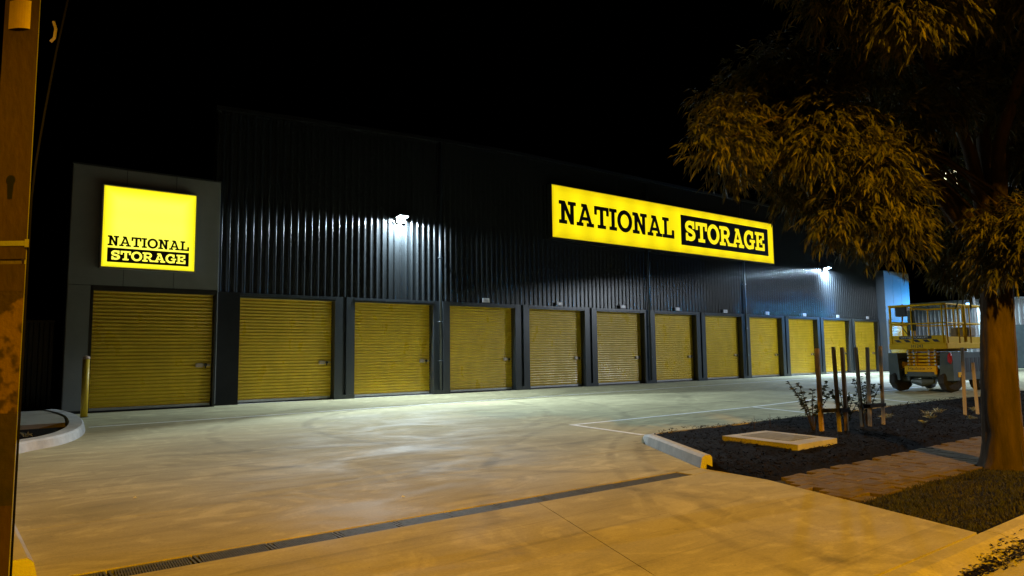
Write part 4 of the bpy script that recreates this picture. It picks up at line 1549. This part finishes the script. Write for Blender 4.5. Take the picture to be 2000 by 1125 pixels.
# ------------------------------------------------------------------ street tree
CL=[(6.10,4.19,3.68,0.33),(6.48,4.12,4.04,0.35),(6.65,3.89,4.15,0.35),(5.46,3.85,3.15,0.31),(6.72,4.20,3.69,0.32),(6.99,3.91,3.84,0.27),(6.03,4.08,3.08,0.28),(6.35,3.93,3.28,0.32),(6.12,3.32,3.09,0.28),(6.65,3.29,3.25,0.35),(6.80,3.96,2.90,0.28),(7.07,3.81,2.82,0.27),(7.07,3.52,2.95,0.27),(6.55,2.99,2.91,0.35),(6.57,3.34,2.47,0.28),(7.69,3.63,2.61,0.35),(7.03,3.09,2.60,0.36),(6.15,4.05,3.46,0.33),(6.44,3.32,3.42,0.35),(6.76,3.83,3.30,0.36),(7.53,3.59,2.87,0.29),(6.11,3.09,4.35,0.30),(5.94,2.73,4.34,0.29),(6.41,2.74,4.20,0.35),(6.10,2.32,4.01,0.36),(6.91,2.41,4.46,0.32),(8.09,2.57,4.69,0.34),(7.28,2.08,4.39,0.34),(6.43,3.55,5.02,0.29),(7.21,3.50,5.55,0.28),(7.32,2.94,5.21,0.38),(6.38,2.08,4.50,0.37),(7.44,2.03,4.81,0.35),(6.97,1.63,4.23,0.29),(7.43,3.09,3.45,0.38),(7.73,2.86,3.71,0.36),(9.25,3.05,4.00,0.37),(8.57,2.49,3.78,0.32),(9.04,2.51,3.37,0.36),(7.27,3.21,2.37,0.35),(9.06,3.14,2.38,0.37),(8.12,2.42,2.36,0.37),(8.57,2.19,2.22,0.31),(8.17,3.27,4.10,0.37),(7.39,3.34,4.17,0.37),(8.41,2.93,4.34,0.31),(8.37,2.53,4.25,0.30),(6.68,3.42,3.92,0.29),(9.60,3.49,3.35,0.26),(9.99,3.31,3.46,0.26),(9.63,3.38,3.04,0.26),(9.15,3.34,2.23,0.26),(9.25,3.13,2.31,0.26),(9.23,2.88,2.36,0.26),(8.10,2.38,2.15,0.26),(8.16,2.21,2.23,0.26),(8.17,2.43,2.37,0.26),(7.95,2.10,2.39,0.26),(9.39,3.30,2.12,0.26),(9.01,2.96,2.09,0.26),(8.12,2.51,2.06,0.26),(7.90,1.29,4.17,0.40),(8.38,0.55,4.59,0.42),(7.75,1.02,4.67,0.44),(6.89,1.17,3.96,0.45),(8.14,-0.09,5.14,0.49),(7.81,0.96,4.08,0.44),(7.04,1.05,4.40,0.45),(8.40,1.06,5.56,0.45),(7.58,0.87,4.71,0.43),(7.45,-0.07,4.54,0.50),(8.34,0.70,4.75,0.43),(6.94,0.14,5.23,0.49),(7.38,0.96,5.22,0.47),(7.86,0.92,4.52,0.47),(7.25,0.48,5.21,0.47),(7.27,1.21,5.00,0.46),(6.82,0.58,4.33,0.47),(7.54,1.01,5.00,0.48),(7.36,0.73,5.15,0.48),(7.36,1.05,5.38,0.47),(8.36,1.23,4.78,0.45),(7.07,1.04,5.49,0.45),(7.91,0.85,5.14,0.42),(8.05,0.63,5.03,0.44),(7.43,1.15,6.01,0.46),(7.08,0.17,4.28,0.44),(6.17,0.79,4.35,0.35),(6.20,1.67,4.69,0.49),(9.85,-0.12,5.02,0.45),(7.51,1.89,6.63,0.44),(8.09,3.23,5.75,0.37),(7.07,1.68,5.33,0.44),(10.57,0.87,4.78,0.38),(8.45,3.34,6.16,0.49),(10.35,1.40,5.35,0.50),(6.44,2.45,4.87,0.50),(10.06,1.81,5.75,0.39),(9.20,3.13,6.11,0.44),(6.60,2.74,5.65,0.46),(6.45,1.92,4.63,0.43),(6.86,1.22,3.74,0.42),(9.87,1.72,6.17,0.35),(9.15,-0.07,4.98,0.46),(6.83,0.35,5.27,0.41),(7.72,3.19,5.84,0.39),(10.06,-0.08,3.70,0.45),(10.83,1.06,4.03,0.43),(7.60,1.74,5.68,0.38),(9.44,0.82,6.06,0.35),(8.49,1.20,6.69,0.46),(7.97,1.45,6.41,0.37),(7.09,1.06,4.83,0.44),(8.64,1.26,5.84,0.41),(10.57,1.64,4.70,0.45),(10.68,1.15,5.40,0.39),(6.02,1.50,4.40,0.43),(8.47,-0.37,4.13,0.45),(10.26,0.87,5.06,0.47),(9.39,3.36,6.38,0.38),(9.52,3.13,6.40,0.47),(9.82,0.40,5.77,0.42),(10.12,0.48,5.27,0.44),(8.57,0.36,4.76,0.35),(7.35,2.56,5.55,0.42),(10.26,1.10,5.49,0.42),(7.86,3.31,6.37,0.45),(7.77,2.57,5.91,0.45),(10.97,2.02,4.72,0.42),(10.54,1.68,5.56,0.50)]  # some clusters out of view near the road are added to shade the crown
tr = empty('street_tree', (8.42, 2.73, 0))
tag(tr, 'large street tree with drooping narrow leaves overhanging the right of the picture', 'tree')
tk = MB()
TX, TY = 8.42, 2.73
key = [(0, 0, -.06, .235), (.0, .0, .05, .195), (.01, .0, .25, .170), (.02, .0, .8, .156), (.04, -.01, 1.3, .147), (.07, -.02, 1.7, .138), (.10, -.03, 2.1, .130)]
nr, n = 46, 56
vs, fs = [], []
ph = [random.uniform(0, 6.28) for _ in range(12)]
for i in range(nr):
    z = -.06 + 2.16 * i / (nr - 1)
    for k_ in range(len(key) - 1):
        if key[k_ + 1][2] >= z - 1e-6:
            break
    f_ = (z - key[k_][2]) / (key[k_ + 1][2] - key[k_][2])
    dx_, dy_, r = [key[k_][q] * (1 - f_) + key[k_ + 1][q] * f_ for q in (0, 1, 3)]
    flare = math.exp(-max(z, 0) * 5)
    for k in range(n):
        th = 2 * PI * k / n
        rd = .05 * math.sin(3 * th + z * .7 + ph[0]) + .08 * flare * math.sin(5 * th + ph[1])
        fur = abs(math.sin(9 * th + 1.4 * math.sin(z * 2.3 + ph[2]) + .8 * math.sin(z * 6.1 + 3 * th)))
        fur2 = abs(math.sin(17 * th + 2.2 * math.sin(z * 3.1 + ph[3])))
        rr_ = r * (1 + rd + .045 * fur + .03 * fur2 + random.uniform(-.018, .018))
        for kz, kt in ((.62, 1.1), (1.15, 3.4), (1.5, 2.2), (.35, 2.7)):
            q = ((z - kz) / .07) ** 2 + (((th - kt + PI) % (2 * PI) - PI) / .22) ** 2
            rr_ -= .028 * math.exp(-q)
        vs.append((TX + dx_ + rr_ * math.cos(th), TY + dy_ + rr_ * math.sin(th), z))
for i in range(nr - 1):
    for k in range(n):
        fs.append((i * n + k, i * n + (k + 1) % n, (i + 1) * n + (k + 1) % n, (i + 1) * n + k))
tk.add(vs, fs)
fork = Vector((TX + .10, TY - .03, 2.05))
hubs = [Vector((7.4, 3.3, 3.5)), Vector((6.7, 3.7, 3.5)), Vector((7.3, 2.9, 4.9)), Vector((8.9, 2.4, 4.4)), Vector((9.8, 3.2, 4.6)), Vector((9.0, 1.2, 4.3)), Vector((8.3, 3.9, 4.3)), Vector((8.0, 2.0, 4.8)), Vector((8.8, 2.7, 6.0)), Vector((10.2, 1.6, 4.6))]
for h in hubs:
    d = h - fork
    m1 = fork + d * .35 + Vector((random.uniform(-.1, .1), random.uniform(-.1, .1), .25))
    m2 = fork + d * .7 + Vector((random.uniform(-.1, .1), random.uniform(-.1, .1), .2))
    tk.tube([fork, m1, m2, h], [.09, .065, .045, .03], 8)
for (x, y, z, r) in CL:
    c_ = Vector((x, y, z))
    h = min(hubs, key=lambda q: (q - c_).length)
    mid = (h + c_) / 2 + Vector((random.uniform(-.1, .1), random.uniform(-.1, .1), .15))
    tk.tube([h, mid, c_], [.026, .016, .007], 5)
tk.obj('trunk', M['bark'], tr, True)

LP, LD, LL, LW = [], [], [], []
for (x, y, z, r) in CL:
    ns = int(190 * (r / .35) ** 2)
    u = rng.normal(0, 1, (ns, 3))
    u /= np.linalg.norm(u, axis=1)[:, None]
    u[:, 2] = u[:, 2] * .8 + .1
    rad = r * rng.uniform(.30, 1.15, ns)
    P0 = np.array([x, y, z]) + u * rad[:, None]
    T0 = u * .8 + rng.normal(0, .45, (ns, 3)) + np.array([0, 0, -.2])
    T0 /= np.linalg.norm(T0, axis=1)[:, None]
    nl = 10
    for k in range(nl):
        t = (k + .5) / nl
        lt = .15 * rng.uniform(.7, 1.2, ns)
        pos = P0 + T0 * (lt * t)[:, None] + np.array([0, 0, -.07]) * (t * t)
        sd = np.cross(T0, np.array([0, 0, 1.0]))
        sd /= (np.linalg.norm(sd, axis=1)[:, None] + 1e-6)
        sgn = 1 if k % 2 else -1
        D = T0 * .75 + sd * sgn * rng.uniform(.2, .75, ns)[:, None] + np.array([0, 0, -.62]) * rng.uniform(.3, 1.5, ns)[:, None]
        D /= np.linalg.norm(D, axis=1)[:, None]
        LP.append(pos)
        LD.append(D)
        LL.append(rng.uniform(.06, .115, ns))
        LW.append(rng.uniform(.006, .0115, ns))
LP = np.concatenate(LP) - np.array([8.42, 2.73, 0])
me = leaves_mesh('crown', LP, np.concatenate(LD), np.concatenate(LL), np.concatenate(LW), M['leaf'])
link('crown', me, tr)

# ------------------------------------------------------------------ litter on the driveway
for (x, y, s_, lab) in ((2.98, 5.40, .022, 'white scrap of paper lying on the driveway above the drain'), (1.2, 6.9, .018, 'small pale scrap of litter on the left of the driveway')):
    o = MB().add([(x - s_, y, .006), (x, y - s_ * .6, .010), (x + s_, y, .006), (x + .2 * s_, y + s_ * .7, .014)], [(0, 1, 2), (0, 2, 3)]).obj('paper_scrap', M['litter'])
    tag(o, lab, 'litter')
